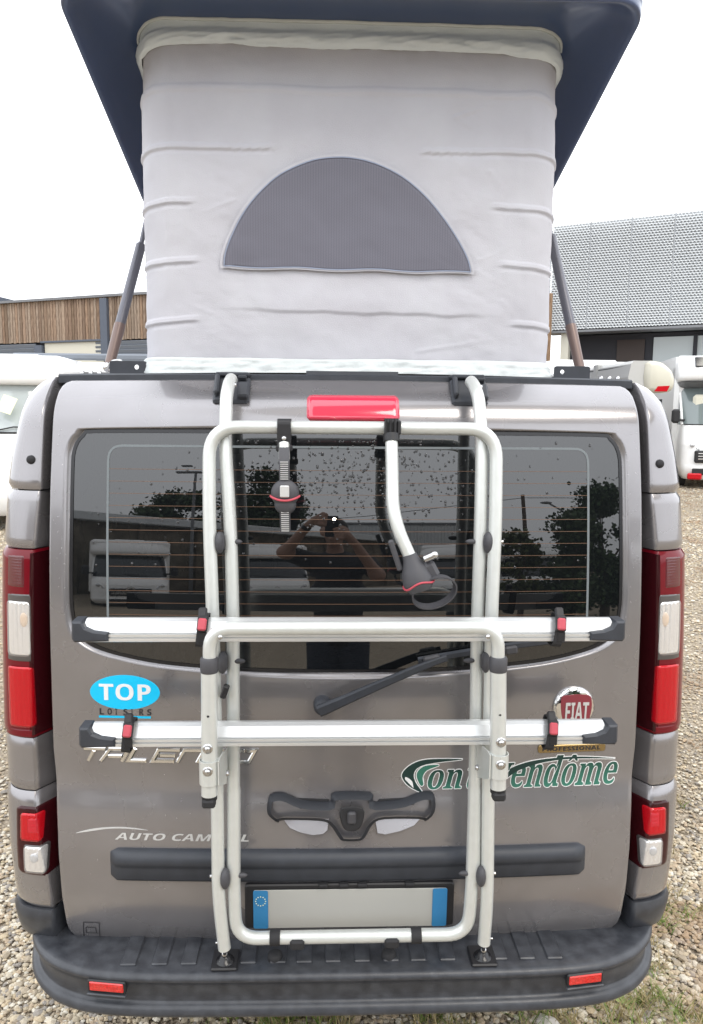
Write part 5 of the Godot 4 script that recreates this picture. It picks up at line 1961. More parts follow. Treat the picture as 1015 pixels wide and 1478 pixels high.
	for k in 3:
		q = Q.new(true)
		q.col([Color(0.40, 0.27, 0.18), Color(0.46, 0.33, 0.23), Color(0.36, 0.24, 0.15)][k])
		q.box(Vector3(-0.1 + 0.125 * k, 2.95, 0), Vector3(0.115, 5.8, 0.06), 0.006)
		obj("board", q, M.timber, t)
	# overhead wires
	for k in 2:
		q = Q.new()
		var path := PackedVector3Array()
		for i in 25:
			var f := i / 24.0
			path.append(Vector3(lerpf(-40, 10, f), lerpf(10.4 - 1.6 * k, 8.6 - 1.4 * k, f) - 0.9 * sin(PI * f), -40.0))
		q.tube(path, 0.016, 5)
		tag(obj("overhead_wire", q, M.zinc), ["thin upper overhead wire crossing the white sky on the left", "thin lower overhead wire just above the timber hall"][k], "wire", "overhead wires")
	# vehicles in view
	var W := {"w": 2.30, "len": 6.8, "top": 2.74, "cap": 2.24, "ws": 1.50, "hood": 1.12, "grille": 0.72, "bump": 0.25, "rake": 0.30, "cab": 0.98, "alcove": 0.0, "glass": M.glass_pale, "gw": 0.5}
	var a := motorhome("motorhome", "white motorhome with a big windscreen, cut off at the photo's left edge", Vector3(-5.42, 0, -9.9), 0.06, W, "parked motorhomes")
	var lt := letters("Vend\u00f4me", "Droid Serif", 700, Rect2(0.62, 2.32, 0.36, 0.075), 0.2, 0.002, 0.0, flat)
	put("lettering", lt.done(), mat("pale_print", 0.5, 0.52, 0.52, 0.5), a, Transform3D(Basis(Vector3.RIGHT, -0.35), Vector3(0.0, 0.34, 0.66)))
	q = Q.new()
	q.box(Vector3(0.53, 1.94, -0.30), Vector3(0.22, 0.27, 0.01), 0.0, Basis(Vector3.RIGHT, -0.35) * Basis(Vector3(0, 0, 1), -0.35))
	obj("windscreen_card", q, M.yellow_card, a)
	W = {"w": 2.28, "len": 6.6, "top": 3.42, "cap": 2.72, "ws": 1.62, "hood": 1.12, "grille": 0.62, "bump": 0.24, "rake": 0.75, "cab": 0.93, "alcove": 0.62, "glass": M.glass_grey, "gw": 1.45}
	a = motorhome("motorhome", "white motorhome with a bulging overcab bed parked on the right", Vector3(10.06, 0, -17.2), -0.22, W, "parked motorhomes")
	q = Q.new()
	q.box(Vector3(-0.78, 0.33, 0.0), Vector3(0.34, 0.16, 0.10), 0.03, Basis(Vector3.UP, -0.3))
	obj("red_lamp", q, M.lens_red, a)
	q = Q.new()
	q.box(Vector3(-0.55, 2.05, -0.75), Vector3(0.42, 0.70, 0.14), 0.10)
	obj("seat", q, M.cream, a)
	coach("white_camper", "long white camper with a grey roof bar behind the left strut", "camper", Vector3(-2.7, 0, -13.4), Vector3(5.9, 2.72, 2.2), true, "campers seen side-on")
	coach("white_camper", "white camper roof with dark trim peeping over the awning", "camper", Vector3(6.6, 0, -18.6), Vector3(3.3, 3.18, 2.2), false, "campers seen side-on")
	coach("white_camper", "white camper partly hidden behind the right strut", "camper", Vector3(5.3, 0, -15.4), Vector3(1.7, 2.86, 2.2), false, "campers seen side-on")

func coach(called: String, label: String, cat: String, at: Vector3, size: Vector3, bar: bool, group: String) -> void:
	var t := thing(called, label, cat, at, 0.0, group)
	var q := Q.new()
	q.box(Vector3(0, size.y / 2 + 0.2, 0), Vector3(size.x, size.y - 0.4, size.z), 0.16)
	var b := obj("body", q, M.white_paint, t)
	q = Q.new()
	q.box(Vector3(0, size.y - 0.20, size.z / 2 + 0.005), Vector3(size.x - 0.4, 0.035, 0.02))
	q.box(Vector3(0, size.y - 0.62, size.z / 2 + 0.005), Vector3(size.x - 0.7, 0.03, 0.02))
	obj("trim_line", q, M.grey_trim, b)
	q = Q.new()
	q.box(Vector3(-size.x * 0.2, size.y - 1.0, size.z / 2 + 0.006), Vector3(size.x * 0.28, 0.55, 0.03), 0.01)
	obj("window", q, M.glass_far, b)
	q = Q.new()
	q.box(Vector3(size.x * 0.24, size.y - 1.0, size.z / 2 + 0.006), Vector3(size.x * 0.2, 0.55, 0.03), 0.01)
	obj("window", q, M.glass_far, b)
	for x in [-size.x * 0.3, size.x * 0.3]:
		q = Q.new()
		q.lathe(Vector3(x, 0.34, size.z / 2 - 0.1), Vector3(0, 0, 1), arr2([0.0, 0.08, 0.20, 0.09, 0.30, 0.10, 0.34, 0.05, 0.34, -0.1]), 24)
		obj("wheel", q, M.tyre, t)
	if bar:
		q = Q.new()
		q.box(Vector3(0, size.y + 0.10, size.z / 2 - 0.25), Vector3(size.x + 0.1, 0.12, 0.10), 0.03)
		for x in [-size.x * 0.4, 0.0, size.x * 0.4]:
			q.box(Vector3(x, size.y + 0.02, size.z / 2 - 0.25), Vector3(0.18, 0.10, 0.08), 0.01)
		obj("roof_bar", q, M.louver, t)
	else:
		q = Q.new()
		q.box(Vector3(0, size.y + 0.02, 0.2), Vector3(size.x * 0.5, 0.10, 0.7), 0.04)
		obj("roof_hatch", q, M.white_paint, t)

func cab_row(h: float, zf: float, hw: float, back := -1.5) -> PackedVector3Array:
	var r := PackedVector3Array([Vector3(-hw, h, back)])
	for i in 21:
		var a := lerpf(-PI / 2, PI / 2, i / 20.0)
		r.append(Vector3(hw * signf(sin(a)) * pow(absf(sin(a)), 0.75), h, zf - 0.40 + 0.40 * pow(maxf(cos(a), 0.0), 0.55)))
	r.append(Vector3(hw, h, back))
	return r

func motorhome(called: String, label: String, at: Vector3, turn: float, s: Dictionary, group: String) -> Node3D:
	var t := thing(called, label, "motorhome", at, turn, group)
	var hw: float = s.w / 2
	var cw: float = hw * s.cab
	var zc: float = -0.32 - s.rake
	# coach body
	var q := Q.new()
	q.box(Vector3(0, (s.top + 0.40) / 2, -s.len / 2 - 0.85), Vector3(s.w, s.top - 0.40, s.len - 0.5), 0.10)
	obj("body", q, M.white_paint, t)
	q = Q.new()
	q.grid([cab_row(s.bump, -0.12, cw * 0.90), cab_row(s.bump + 0.10, -0.01, cw * 0.97), cab_row(s.grille - 0.06, 0.0, cw), cab_row(s.grille, -0.02, cw)], 1, Vector3(0, 0, 1))
	obj("bumper", q, M.white_paint, t)
	q = Q.new()
	q.grid([cab_row(s.grille, -0.02, cw), cab_row(s.hood, -0.07, cw)], 1, Vector3(0, 0, 1))
	obj("nose", q, M.white_paint, t)
	q = Q.new()
	q.grid([cab_row(s.hood, -0.07, cw), cab_row(lerpf(s.hood, s.ws, 0.5), -0.13, cw * 0.99), cab_row(s.ws, -0.32, cw * 0.97)], 1, Vector3(0, 0.5, 1))
	obj("hood", q, M.white_paint, t)
	q = Q.new()
	var mid: float = lerpf(s.ws, s.cap, 0.5)
	q.grid([cab_row(s.ws, -0.32, cw * 0.97), cab_row(mid, -0.32 - s.rake * 0.45, cw * 0.955), cab_row(s.cap, zc, cw * 0.93)], 1, Vector3(0, 0.5, 1))
	obj("windscreen", q, s.get("glass", M.glass_far), t)
	q = Q.new()
	var seal := cab_row(s.ws + 0.01, -0.315, cw * 0.968)
	q.tube(seal.slice(3, 20), 0.016, 6)
	obj("screen_seal", q, M.black, t)
	for e in [-0.45, 0.25]:
		q = Q.new()
		q.tube(PackedVector3Array([Vector3(e * cw, s.ws + 0.03, -0.30), Vector3((e + 0.28) * cw, s.ws + 0.10, -0.33), Vector3((e + 0.62) * cw, s.ws + 0.09, -0.36)]), 0.012, 6)
		obj("screen_wiper", q, M.black, t)
	for e in [-1, 1]:
		q = Q.new()
		var p := PackedVector3Array()
		for k in [[s.ws, -0.32, 0.97], [mid, -0.32 - s.rake * 0.45, 0.955], [s.cap, zc, 0.93]]:
			p.append(Vector3(e * cw * k[2] * 0.985, k[0], k[1] - 0.27))
		q.tube(p, 0.045, 8)
		obj("screen_pillar", q, M.white_paint, t)
	q = Q.new()
	var zo: float = zc + s.alcove
	var rows := [cab_row(s.cap, zc - 0.03, cw * 0.94)]
	if s.alcove > 0.0:
		rows.append(cab_row(s.cap + 0.02, zo - 0.10, hw * 0.97))
		rows.append(cab_row(s.cap + 0.12, zo, hw))
		rows.append(cab_row(lerpf(s.cap, s.top, 0.55), zo - 0.06, hw))
		rows.append(cab_row(s.top - 0.10, zo - 0.35, hw * 0.99))
		rows.append(cab_row(s.top - 0.01, zo - 0.75, hw * 0.95, -2.2))
	else:
		rows.append(cab_row(s.cap + 0.03, zc + 0.14, hw * 0.97))
		rows.append(cab_row(lerpf(s.cap, s.top, 0.35), zc + 0.11, hw))
		rows.append(cab_row(lerpf(s.cap, s.top, 0.75), zc - 0.08, hw * 0.985))
		rows.append(cab_row(s.top - 0.02, zc - 0.35, hw * 0.93, -2.2))
	q.grid(rows, 1, Vector3(0, 0.3, 1))
	var cap := obj("overcab", q, M.white_paint, t)
	if s.alcove > 0.0:
		q = Q.new()
		q.grid([cab_row(s.cap - 0.16, zc + 0.06, cw * 0.955), cab_row(s.cap + 0.0, zo - 0.04, hw * 0.955)], 1, Vector3(0, 0, 1))
		obj("overcab_skirt", q, M.grey_trim, cap)
		for e in [-1, 1]:
			q = Q.new()
			q.box(Vector3(e * hw * 0.46, s.cap + 0.50, zo - 0.16), Vector3(0.55, 0.30, 0.05), 0.02, Basis(Vector3.RIGHT, -0.55))
			obj("overcab_window", q, M.glass_far, cap)
	else:
		q = Q.new()
		q.box(Vector3(0, s.top + 0.03, -2.6), Vector3(0.9, 0.12, 0.8), 0.04)
		obj("roof_hatch", q, M.white_paint, t)
	# grille, lamps, mirrors, wheels
	q = Q.new()
	q.box(Vector3(0, lerpf(s.grille, s.hood, 0.42), -0.02), Vector3(cw * 1.05 * s.get("gw", 1.0), (s.hood - s.grille) * 0.62, 0.10), 0.03)
	var gr := obj("grille", q, M.black, t)
	q = Q.new()
	for k in 3:
		q.box(Vector3(0, lerpf(s.grille, s.hood, 0.30 + 0.14 * k), 0.035), Vector3(cw * 0.95 * s.get("gw", 1.0), 0.022, 0.02), 0.005)
	for e in [-1, 1]:
		for k in 2:
			q.box(Vector3(e * 0.055, lerpf(s.grille, s.hood, 0.72) + 0.05 * k, 0.045), Vector3(0.13, 0.022, 0.02), 0.004, Basis(Vector3(0, 0, 1), -e * 0.6))
	obj("grille_bar", q, M.chrome, gr)
	q = Q.new()
	q.box(Vector3(0, lerpf(s.bump, s.grille, 0.55), -0.01), Vector3(cw * 1.1 * s.get("gw", 1.0), (s.grille - s.bump) * 0.42, 0.05), 0.02)
	obj("air_intake", q, M.black, t)
	for e in [-1, 1]:
		q = Q.new()
		q.poly(smooth2(arr2([0.0, 0.0, 0.30, 0.10, 0.34, 0.22, 0.12, 0.16]), true, 4), flat, 0.0, 0.06, 0.015, Transform3D(Basis(Vector3.UP, e * 0.62) * Basis.from_scale(Vector3(e, 1, 1)), Vector3(e * cw * 0.62, s.hood - 0.14, -0.12)))
		var hl := obj("headlight", q, M.lamp_glass, t)
		q = Q.new()
		q.ell(Vector3(e * cw * 0.80, s.hood - 0.01, -0.115), Vector3(0.06, 0.055, 0.03))
		obj("lamp_lens", q, M.lamp_glass, hl)
		q = Q.new()
		q.box(Vector3(e * (cw + 0.14), s.ws + 0.22, -0.55), Vector3(0.20, 0.36, 0.14), 0.05)
		q.box(Vector3(e * (cw - 0.02), s.ws + 0.12, -0.58), Vector3(0.16, 0.05, 0.06), 0.01)
		obj("mirror", q, M.black, t)
		for z in [-0.95, -s.len + 1.0]:
			q = Q.new()
			q.lathe(Vector3(e * (cw - 0.11), 0.34, z), Vector3(e, 0, 0), arr2([0.22, 0.10, 0.31, 0.11, 0.34, 0.06, 0.34, -0.12]), 24)
			var wh := obj("wheel", q, M.tyre, t)
			q = Q.new()
			q.lathe(Vector3(e * (cw - 0.11), 0.34, z), Vector3(e, 0, 0), arr2([0.0, 0.07, 0.15, 0.09, 0.22, 0.105, 0.22, 0.0]), 18)
			obj("rim", q, M.steel, wh)
		q = Q.new()
		q.box(Vector3(e * hw, s.ws + 0.42, -3.2), Vector3(0.03, 0.55, 1.1), 0.01)
		obj("side_window", q, M.glass_far, t)
	return t

# ---------------------------------------------------------------- behind the camera: what the rear window mirrors
func leafy(called: String, label: String, cat: String, at: Vector3, height: float, radius: float, low: float, n: int, leaf: float, tone: Color, seed_: int, group: String) -> void:
	var r := RandomNumberGenerator.new()
	r.seed = seed_
	var t := thing(called, label, cat, at, 0.0, group)
	var q := Q.new()
	var top := Vector3(r.randf_range(-0.3, 0.3), height * 0.72, r.randf_range(-0.3, 0.3))
	q.tube(PackedVector3Array([Vector3.ZERO, top * 0.4 + Vector3(0.08, 0, 0.05), top * 0.75, top]), height * 0.022, 8, true, PackedFloat32Array([1.3, 1.0, 0.7, 0.25]))
	obj("trunk", q, M.bark, t)
	var clumps := []
	for k in 16:
		var a := r.randf() * TAU
		var hh := lerpf(low, height * 0.92, r.randf())
		var prof := sin(PI * clampf((hh - low) / (height - low) * 0.85 + 0.12, 0.0, 1.0))
		var p := Vector3(cos(a) * radius * prof * r.randf_range(0.3, 0.85), hh, sin(a) * radius * prof * r.randf_range(0.3, 0.85))
		clumps.append([p, radius * r.randf_range(0.22, 0.46)])
		if k < 9:
			q = Q.new()
			var b := top * clampf(hh / height * 0.7, 0.1, 0.9)
			q.tube(PackedVector3Array([b, b.lerp(p, 0.5) + Vector3(0, 0.1, 0), p]), height * 0.007, 6, true, PackedFloat32Array([1.0, 0.7, 0.3]))
			obj("limb", q, M.bark, t)
	var tf := []
	var cols := []
	for i in n:
		var c: Array = clumps[r.randi() % clumps.size()]
		var d: Vector3 = Vector3(r.randfn(), r.randfn() * 0.8, r.randfn()) * c[1] * 0.48
		var p: Vector3 = c[0] + d
		if p.y < 0.05:
			continue
		var b := Basis(Vector3.UP, r.randf() * TAU) * Basis(Vector3.RIGHT, r.randf_range(-1.2, 1.2))
		tf.append(Transform3D(b.scaled(Vector3.ONE * leaf * r.randf_range(0.6, 1.3)), p))
		var cc := tone * r.randf_range(0.55, 1.5)
		cc.a = 1
		cols.append(cc)
	q = Q.new()
	q.grid([arr([-0.1, 0, 0, 0.1, 0, 0]), arr([-0.42, 0.35, 0.06, 0.42, 0.35, 0.06]), arr([-0.36, 0.7, 0.05, 0.36, 0.7, 0.05]), arr([-0.03, 1.05, -0.06, 0.03, 1.05, -0.06])], 1, Vector3(0, 0, 1))
	many("crown", q.done(), M.leaf, tf, cols, t)

func build_behind() -> void:
	var t := thing("long_shed", "long earth-coloured shed with a pale roof edge, mirrored in the window", "building")
	t.transform = facade_xf(Vector2(2.5, 29.5), Vector2(-10.5, 15.0))
	var q := Q.new()
	q.box(Vector3(9.5, 1.9, -3.1), Vector3(24, 3.8, 6))
	obj("wall", q, M.earth_wall, t)
	q = Q.new()
	q.box(Vector3(9.5, 4.02, -2.9), Vector3(24.4, 0.42, 6.6), 0.03)
	obj("roof_edge", q, M.zinc, t)
	for k in 9:
		q = Q.new()
		q.box(Vector3(-1.0 + 2.6 * k, 1.9, -0.02), Vector3(0.25, 3.8, 0.22), 0.01)
		obj("pilaster", q, M.earth_wall, t)
	t = thing("corrugated_hall", "big pale corrugated hall mirrored behind the photographer", "building", Vector3(4.6, 0, 36), PI)
	q = Q.new()
	q.box(Vector3(0, 3.0, -4), Vector3(10.6, 6.0, 8))
	var cw := obj("wall", q, M.zinc, t)
	for k in 44:
		q = Q.new()
		q.box(Vector3(-5.2 + 0.24 * k, 3.0, 0.02), Vector3(0.11, 6.0, 0.06), 0.02)
		obj("rib", q, M.zinc, cw)
	q = Q.new()
	q.box(Vector3(0, 6.1, -4), Vector3(10.9, 0.25, 8.3), 0.03)
	obj("roof", q, M.grey_trim, t)
	var s := {"w": 2.15, "len": 5.8, "top": 2.52, "cap": 1.90, "ws": 1.10, "hood": 0.80, "grille": 0.36, "bump": 0.12, "rake": 0.62, "cab": 0.93, "alcove": 0.0}
	motorhome("motorhome", "white low-profile motorhome mirrored whole in the window's left half", Vector3(-5.05, 0, 11.9), PI - 0.39, s, "motorhomes mirrored in the window")
	motorhome("motorhome", "white motorhome mirrored just left of the photographer", Vector3(-1.55, 0, 13.6), PI - 0.25, s, "motorhomes mirrored in the window")
	motorhome("motorhome", "white motorhome mirrored between the photographer and the right tubes", Vector3(3.0, 0, 13.4), PI + 0.5, s, "motorhomes mirrored in the window")
	motorhome("motorhome", "white motorhome mirrored behind the dark bushes", Vector3(5.9, 0, 14.4), PI + 0.45, s, "motorhomes mirrored in the window")
	leafy("tree", "round-crowned tree mirrored above the shed roof", "tree", Vector3(-8.2, 0, 27), 7.6, 2.3, 2.6, 15000, 0.20, Color(0.030, 0.055, 0.018), 3, "trees behind the camera")
	leafy("tree", "tall dark tree mirrored beside the left carrier tubes", "tree", Vector3(-3.6, 0, 27.5), 9.6, 2.4, 3.0, 17000, 0.20, Color(0.026, 0.050, 0.018), 4, "trees behind the camera")
	leafy("bush", "small bush with bare twigs mirrored right of the tubes", "bush", Vector3(3.5, 0, 8.6), 2.5, 0.62, 0.7, 2600, 0.085, Color(0.060, 0.075, 0.022), 5, "bushes behind the camera")
	leafy("bush", "wide dark bush mirrored in the window's right half", "bush", Vector3(4.5, 0, 8.6), 2.9, 0.95, 0.4, 11000, 0.085, Color(0.040, 0.070, 0.022), 6, "bushes behind the camera")
	leafy("bush", "tall leafy bush mirrored at the window's right edge", "bush", Vector3(5.45, 0, 8.9), 3.9, 1.0, 0.5, 14000, 0.09, Color(0.034, 0.066, 0.022), 7, "bushes behind the camera")
	t = thing("street_lamp", "street lamp with a flat double head mirrored over the shed", "street lamp", Vector3(-5.0, 0, 17.6))
	q = Q.new()
	q.tube(arr([0, 0, 0, 0, 6.5, 0]), 0.07, 10, true, PackedFloat32Array([1.2, 0.7]))
	obj("pole", q, M.grey_trim, t)
	q = Q.new()
	q.box(Vector3(-0.25, 6.5, 0), Vector3(0.95, 0.08, 0.24), 0.02)
	q.box(Vector3(-0.35, 6.85, 0), Vector3(0.40, 0.07, 0.2), 0.02)
	obj("lamp_head", q, M.grey_trim, t)
	t = thing("wooden_pole", "bare wooden pole carrying a wire, mirrored on the right", "pole", Vector3(8.6, 0, 22))
	q = Q.new()
	q.tube(arr([0, 0, 0, 0, 6.3, 0]), 0.11, 9, true, PackedFloat32Array([1.1, 0.8]))
	obj("post", q, M.bark, t)
	q = Q.new()
	q.tube(arr([-14, 4.3, 2, -7, 5.0, 1, 0, 6.1, 0, 9, 6.0, -1]), 0.02, 5)
	obj("wire", q, M.black, t)
	t = thing("street_lamp", "curved street lamp mirrored at the far right", "street lamp", Vector3(11.6, 0, 24))
	q = Q.new()
	q.tube(fillet(arr([0, 0, 0, 0, 5.4, 0, -0.9, 6.1, 0]), 0.5), 0.06, 8)
	obj("pole", q, M.grey_trim, t)
	q = Q.new()
	q.ell(Vector3(-1.05, 6.15, 0), Vector3(0.32, 0.10, 0.14))
	obj("lamp_head", q, M.grey_trim, t)

# ---------------------------------------------------------------- the photographer
func field(q: Q, bones: Array, cell: float, k: float, group: int) -> void:
	var lo := Vector3.ONE * 1e9
	var hi := -lo
	for b in bones:
		for e in 2:
			var p := Vector3(b[e * 4], b[e * 4 + 1], b[e * 4 + 2])
			lo = lo.min(p - Vector3.ONE * (b[e * 4 + 3] + 4 * cell + 2.0 / k))
			hi = hi.max(p + Vector3.ONE * (b[e * 4 + 3] + 4 * cell + 2.0 / k))
	var nx := int((hi.x - lo.x) / cell) + 2
	var ny := int((hi.y - lo.y) / cell) + 2
	var nz := int((hi.z - lo.z) / cell) + 2
	var f := PackedFloat32Array()
	f.resize(nx * ny * nz)
	for b in bones:
		var a := Vector3(b[0], b[1], b[2])
		var c := Vector3(b[4], b[5], b[6])
		var ra: float = b[3]
		var rb: float = b[7]
		var reach := Vector3.ONE * (maxf(ra, rb) + 3.0 * cell + 2.0 / k)
		var i0 := Vector3i(((a.min(c) - reach - lo) / cell).floor()).clamp(Vector3i.ZERO, Vector3i(nx - 1, ny - 1, nz - 1))
		var i1 := Vector3i(((a.max(c) + reach - lo) / cell).ceil()).clamp(Vector3i.ZERO, Vector3i(nx - 1, ny - 1, nz - 1))
		var d := c - a
		var dd := maxf(d.length_squared(), 1e-9)
		for z in range(i0.z, i1.z + 1):
			for y in range(i0.y, i1.y + 1):
				var at := (z * ny + y) * nx
				for x in range(i0.x, i1.x + 1):
					var p := lo + Vector3(x, y, z) * cell
					var t := clampf((p - a).dot(d) / dd, 0.0, 1.0)
					var dist := p.distance_to(a + d * t) - lerpf(ra, rb, t)
					if dist * k < 12.0:
						f[at + x] += exp(-k * dist)
	var ids := {}
	var corner := [0, 1, nx, nx + 1, nx * ny, nx * ny + 1, nx * ny + nx, nx * ny + nx + 1]
	var off := [Vector3(0, 0, 0), Vector3(1, 0, 0), Vector3(0, 1, 0), Vector3(1, 1, 0), Vector3(0, 0, 1), Vector3(1, 0, 1), Vector3(0, 1, 1), Vector3(1, 1, 1)]
	var edges := [[0, 1], [0, 2], [0, 4], [1, 3], [1, 5], [2, 3], [2, 6], [3, 7], [4, 5], [4, 6], [5, 7], [6, 7]]
	for z in nz - 1:
		for y in ny - 1:
			var at := (z * ny + y) * nx
			for x in nx - 1:
				var i := at + x
				var first := f[i] > 1.0
				var mixed := false
				for c in 7:
					if (f[i + corner[c + 1]] > 1.0) != first:
						mixed = true
						break
				if not mixed:
					continue
				var sum := Vector3.ZERO
				var n := 0
				for e in edges:
					var fa := f[i + corner[e[0]]]
					var fb := f[i + corner[e[1]]]
					if (fa > 1.0) != (fb > 1.0):
						var la := log(maxf(fa, 1e-6))
						var lb := log(maxf(fb, 1e-6))
						sum += off[e[0]].lerp(off[e[1]], la / (la - lb))
						n += 1
				ids[i] = lo + (Vector3(x, y, z) + sum / n) * cell
	q.grp(group)
	var steps := [1, nx, nx * ny]
	for i in ids:
		var fi: bool = f[i] > 1.0
		for ax in 3:
			var j: int = i + steps[ax]
			if (f[j] > 1.0) == fi:
				continue
			var s1: int = steps[(ax + 1) % 3]
			var s2: int = steps[(ax + 2) % 3]
			if ids.has(i - s1) and ids.has(i - s2) and ids.has(i - s1 - s2):
				var dir := Vector3.ZERO
				dir[ax] = 1.0 if fi else -1.0
				q.quad(ids[i], ids[i - s1], ids[i - s1 - s2], ids[i - s2], dir)
	q.grp(-1)

func hand(w: Vector3, palm: Vector3, fingers: Array, thumb: Array) -> Array:
	var b := [[w.x, w.y, w.z, 0.026, palm.x, palm.y, palm.z, 0.030]]
	for fz in fingers + [thumb]:
		for i in fz.size() - 1:
			var a: Vector3 = fz[i]
			var c: Vector3 = fz[i + 1]
			b.append([a.x, a.y, a.z, 0.0095 - 0.0008 * i, c.x, c.y, c.z, 0.0088 - 0.0008 * i])
	return b

func build_person() -> void:
	var t := thing("person", "person in a black t-shirt holding up a phone, mirrored in the rear window", "person", Vector3(-0.02, 0, 2.22))
	var o := Vector3(0.02, 0, -2.22)
	# skeleton in world places, shifted by o
	var skin := [[0, 0.98, 2.24, 0.13, 0, 1.20, 2.24, 0.135], [0, 1.20, 2.24, 0.135, 0, 1.50, 2.23, 0.13], [-0.14, 1.55, 2.23, 0.065, 0.14, 1.54, 2.23, 0.065], [-0.02, 1.57, 2.22, 0.06, -0.025, 1.69, 2.17, 0.052],
		[-0.185, 1.565, 2.22, 0.058, -0.335, 1.63, 2.03, 0.043], [-0.335, 1.63, 2.03, 0.043, -0.185, 1.835, 1.885, 0.028], [0.175, 1.55, 2.22, 0.058, 0.235, 1.45, 2.00, 0.043], [0.235, 1.45, 2.00, 0.043, 0.090, 1.695, 1.875, 0.028],
		[-0.09, 0.95, 2.24, 0.10, -0.11, 0.50, 2.23, 0.062], [-0.11, 0.50, 2.23, 0.062, -0.12, 0.10, 2.26, 0.042], [0.09, 0.95, 2.24, 0.10, 0.11, 0.50, 2.22, 0.062], [0.11, 0.50, 2.22, 0.062, 0.12, 0.10, 2.25, 0.042]]
	var body := Q.new()
	var sh := func(bones: Array) -> Array:
		var out := []
		for b in bones:
			out.append([b[0] + o.x, b[1], b[2] + o.z, b[3], b[4] + o.x, b[5], b[6] + o.z, b[7]])
		return out
	field(body, sh.call(skin), 0.014, 60.0, 1)
	var hc := Vector3(-0.028, 1.80, 2.145)
	var head := [[hc.x, hc.y + 0.035, hc.z + 0.025, 0.082, hc.x, hc.y + 0.02, hc.z - 0.015, 0.076], [hc.x, hc.y - 0.03, hc.z - 0.03, 0.060, hc.x, hc.y - 0.082, hc.z - 0.055, 0.032], [hc.x, hc.y + 0.01, hc.z - 0.095, 0.010, hc.x, hc.y - 0.028, hc.z - 0.112, 0.013], [hc.x - 0.078, hc.y - 0.01, hc.z + 0.015, 0.012, hc.x - 0.082, hc.y + 0.022, hc.z + 0.022, 0.014], [hc.x + 0.078, hc.y - 0.01, hc.z + 0.015, 0.012, hc.x + 0.082, hc.y + 0.022, hc.z + 0.022, 0.014], [hc.x - 0.022, hc.y - 0.058, hc.z - 0.084, 0.008, hc.x + 0.022, hc.y - 0.058, hc.z - 0.084, 0.008], [hc.x, hc.y - 0.09, hc.z + 0.01, 0.05, hc.x, hc.y - 0.02, hc.z, 0.055]]
	field(body, sh.call(head), 0.006, 110.0, 2)
	# hands: left one steadies the phone's upper edge, right one its lower edge
	var lw := Vector3(-0.185, 1.835, 1.885)
	var lp := Vector3(-0.138, 1.868, 1.838)
	var lf := []
	for k in 4:
		var b := lp + Vector3(0.012, 0.030 - 0.020 * k, -0.012)
		lf.append([b, b + Vector3(0.030 - 0.003 * k, 0.014 - 0.006 * k, -0.020), b + Vector3(0.046 - 0.003 * k, 0.006 - 0.006 * k, -0.032), b + Vector3(0.052 - 0.004 * k, 0.0 - 0.006 * k, -0.028)])
	var lt := [lp + Vector3(0.0, -0.028, -0.004), lp + Vector3(0.030, -0.040, -0.018), lp + Vector3(0.058, -0.030, -0.024)]
	var rw := Vector3(0.090, 1.695, 1.875)
	var rp := Vector3(0.040, 1.755, 1.842)
	var rf := []
	for k in 4:
		var b := rp + Vector3(-0.014, 0.034 - 0.020 * k, -0.012)
		rf.append([b, b + Vector3(-0.028 + 0.003 * k, 0.010 - 0.004 * k, -0.024), b + Vector3(-0.046 + 0.003 * k, 0.006 - 0.004 * k, -0.038), b + Vector3(-0.058 + 0.005 * k, 0.002 - 0.004 * k, -0.040)])
	var rt := [rp + Vector3(0.0, 0.026, 0.0), rp + Vector3(-0.024, 0.048, -0.010), rp + Vector3(-0.045, 0.062, -0.026)]
	field(body, sh.call(hand(lw, lp, lf, lt)), 0.0045, 170.0, 3)
	field(body, sh.call(hand(rw, rp, rf, rt)), 0.0045, 170.0, 4)
	var bd := obj("body", body, M.skin, t)
	var q := Q.new()
	field(q, sh.call([[0, 0.95, 2.24, 0.155, 0, 1.20, 2.24, 0.155], [0, 1.20, 2.24, 0.155, 0, 1.50, 2.23, 0.150], [-0.15, 1.545, 2.23, 0.082, 0.15, 1.54, 2.23, 0.082], [-0.10, 1.25, 2.24, 0.12, 0.10, 1.25, 2.24, 0.12], [-0.09, 0.98, 2.24, 0.115, 0.09, 0.98, 2.24, 0.115], [-0.185, 1.565, 2.22, 0.076, -0.285, 1.61, 2.095, 0.066], [0.175, 1.55, 2.22, 0.076, 0.215, 1.49, 2.075, 0.066], [-0.02, 1.59, 2.22, 0.066, -0.022, 1.615, 2.205, 0.060]]), 0.013, 70.0, 1)
	obj("t_shirt", q, M.shirt, t)
	q = Q.new()
	field(q, sh.call([[-0.09, 0.95, 2.24, 0.122, -0.115, 0.50, 2.23, 0.088], [-0.115, 0.50, 2.23, 0.088, -0.125, 0.09, 2.26, 0.080], [0.09, 0.95, 2.24, 0.122, 0.115, 0.50, 2.22, 0.088], [0.115, 0.50, 2.22, 0.088, 0.125, 0.09, 2.25, 0.080]]), 0.016, 70.0, 1)
	obj("trousers", q, M.trousers, t)
	q = Q.new()
	field(q, sh.call([[hc.x, hc.y + 0.05, hc.z + 0.04, 0.084, hc.x, hc.y + 0.06, hc.z - 0.01, 0.070], [hc.x, hc.y - 0.02, hc.z + 0.06, 0.066, hc.x, hc.y + 0.04, hc.z + 0.05, 0.080]]), 0.009, 90.0, 1)
	obj("hair", q, M.hair, t)
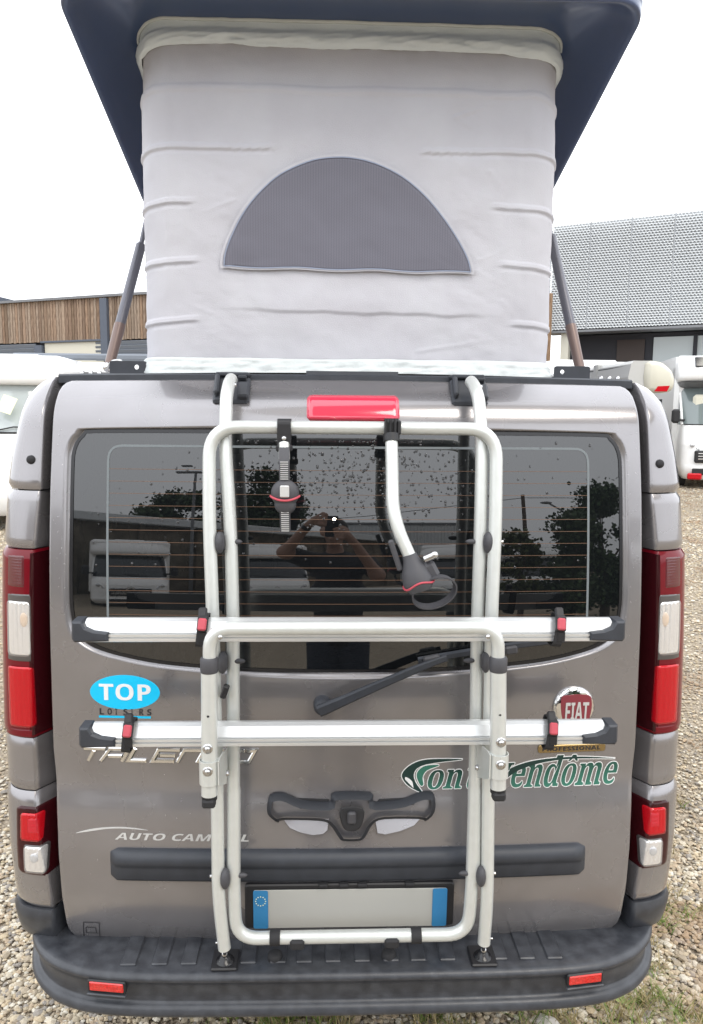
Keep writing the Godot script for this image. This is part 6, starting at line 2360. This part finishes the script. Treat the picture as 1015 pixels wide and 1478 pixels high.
	for e in [-1, 1]:
		q = Q.new()
		q.ell(Vector3(hc.x + e * 0.030, hc.y + 0.012, hc.z - 0.084) + o, Vector3(0.011, 0.008, 0.008), Basis(), 12, 8)
		var ey := obj("eye", q, M.white_print, bd)
		q = Q.new()
		q.ell(Vector3(hc.x + e * 0.030, hc.y + 0.012, hc.z - 0.0905) + o, Vector3(0.0045, 0.0045, 0.003), Basis(), 10, 6)
		obj("iris", q, M.hair, ey)
		q = Q.new()
		q.tube(PackedVector3Array([Vector3(e * 0.12, 0.045, 2.30) + o, Vector3(e * 0.125, 0.05, 2.20) + o, Vector3(e * 0.13, 0.035, 2.08) + o]), 0.046, 14, true, PackedFloat32Array([1.0, 1.05, 0.75]))
		obj("shoe", q, M.black, t)
	q = Q.new()
	q.tube(PackedVector3Array([Vector3(-0.203, 1.808, 1.902) + o, Vector3(-0.189, 1.829, 1.888) + o]), 0.0315, 16)
	obj("watch", q, M.black_gloss, t)
	# phone
	var ph := thing("phone", "dark phone with its flash lit, held up in both hands", "phone", Vector3(-0.045, 1.815, 1.800))
	q = Q.new()
	q.poly(rrect(Vector2.ZERO, 0.078, 0.158, 0.010), flat, -0.0045, 0.009, 0.001, Transform3D(), true)
	obj("case", q, M.black_gloss, ph)
	q = Q.new()
	for y in [0.056, 0.034]:
		q.lathe(Vector3(-0.018, y, -0.0046), Vector3(0, 0, -1), arr2([0.0, 0.0015, 0.006, 0.0015, 0.0075, 0.0005, 0.0075, -0.001]), 18)
	obj("lens", q, M.glass_far, ph)
	q = Q.new()
	q.lathe(Vector3(0.014, 0.054, -0.0046), Vector3(0, 0, -1), arr2([0.0, 0.0012, 0.0042, 0.0010, 0.0050, 0.0]), 14)
	obj("flash_lamp", q, M.flash, ph)
	var l := SpotLight3D.new()
	l.name = "flash_light"
	l.light_energy = 0.02
	l.light_color = Color(1.0, 0.95, 0.86)
	l.light_size = 0.005
	l.spot_range = 60
	l.spot_angle = 40
	l.shadow_enabled = true
	l.position = Vector3(0.014, 0.054, -0.0075)
	ph.add_child(l)
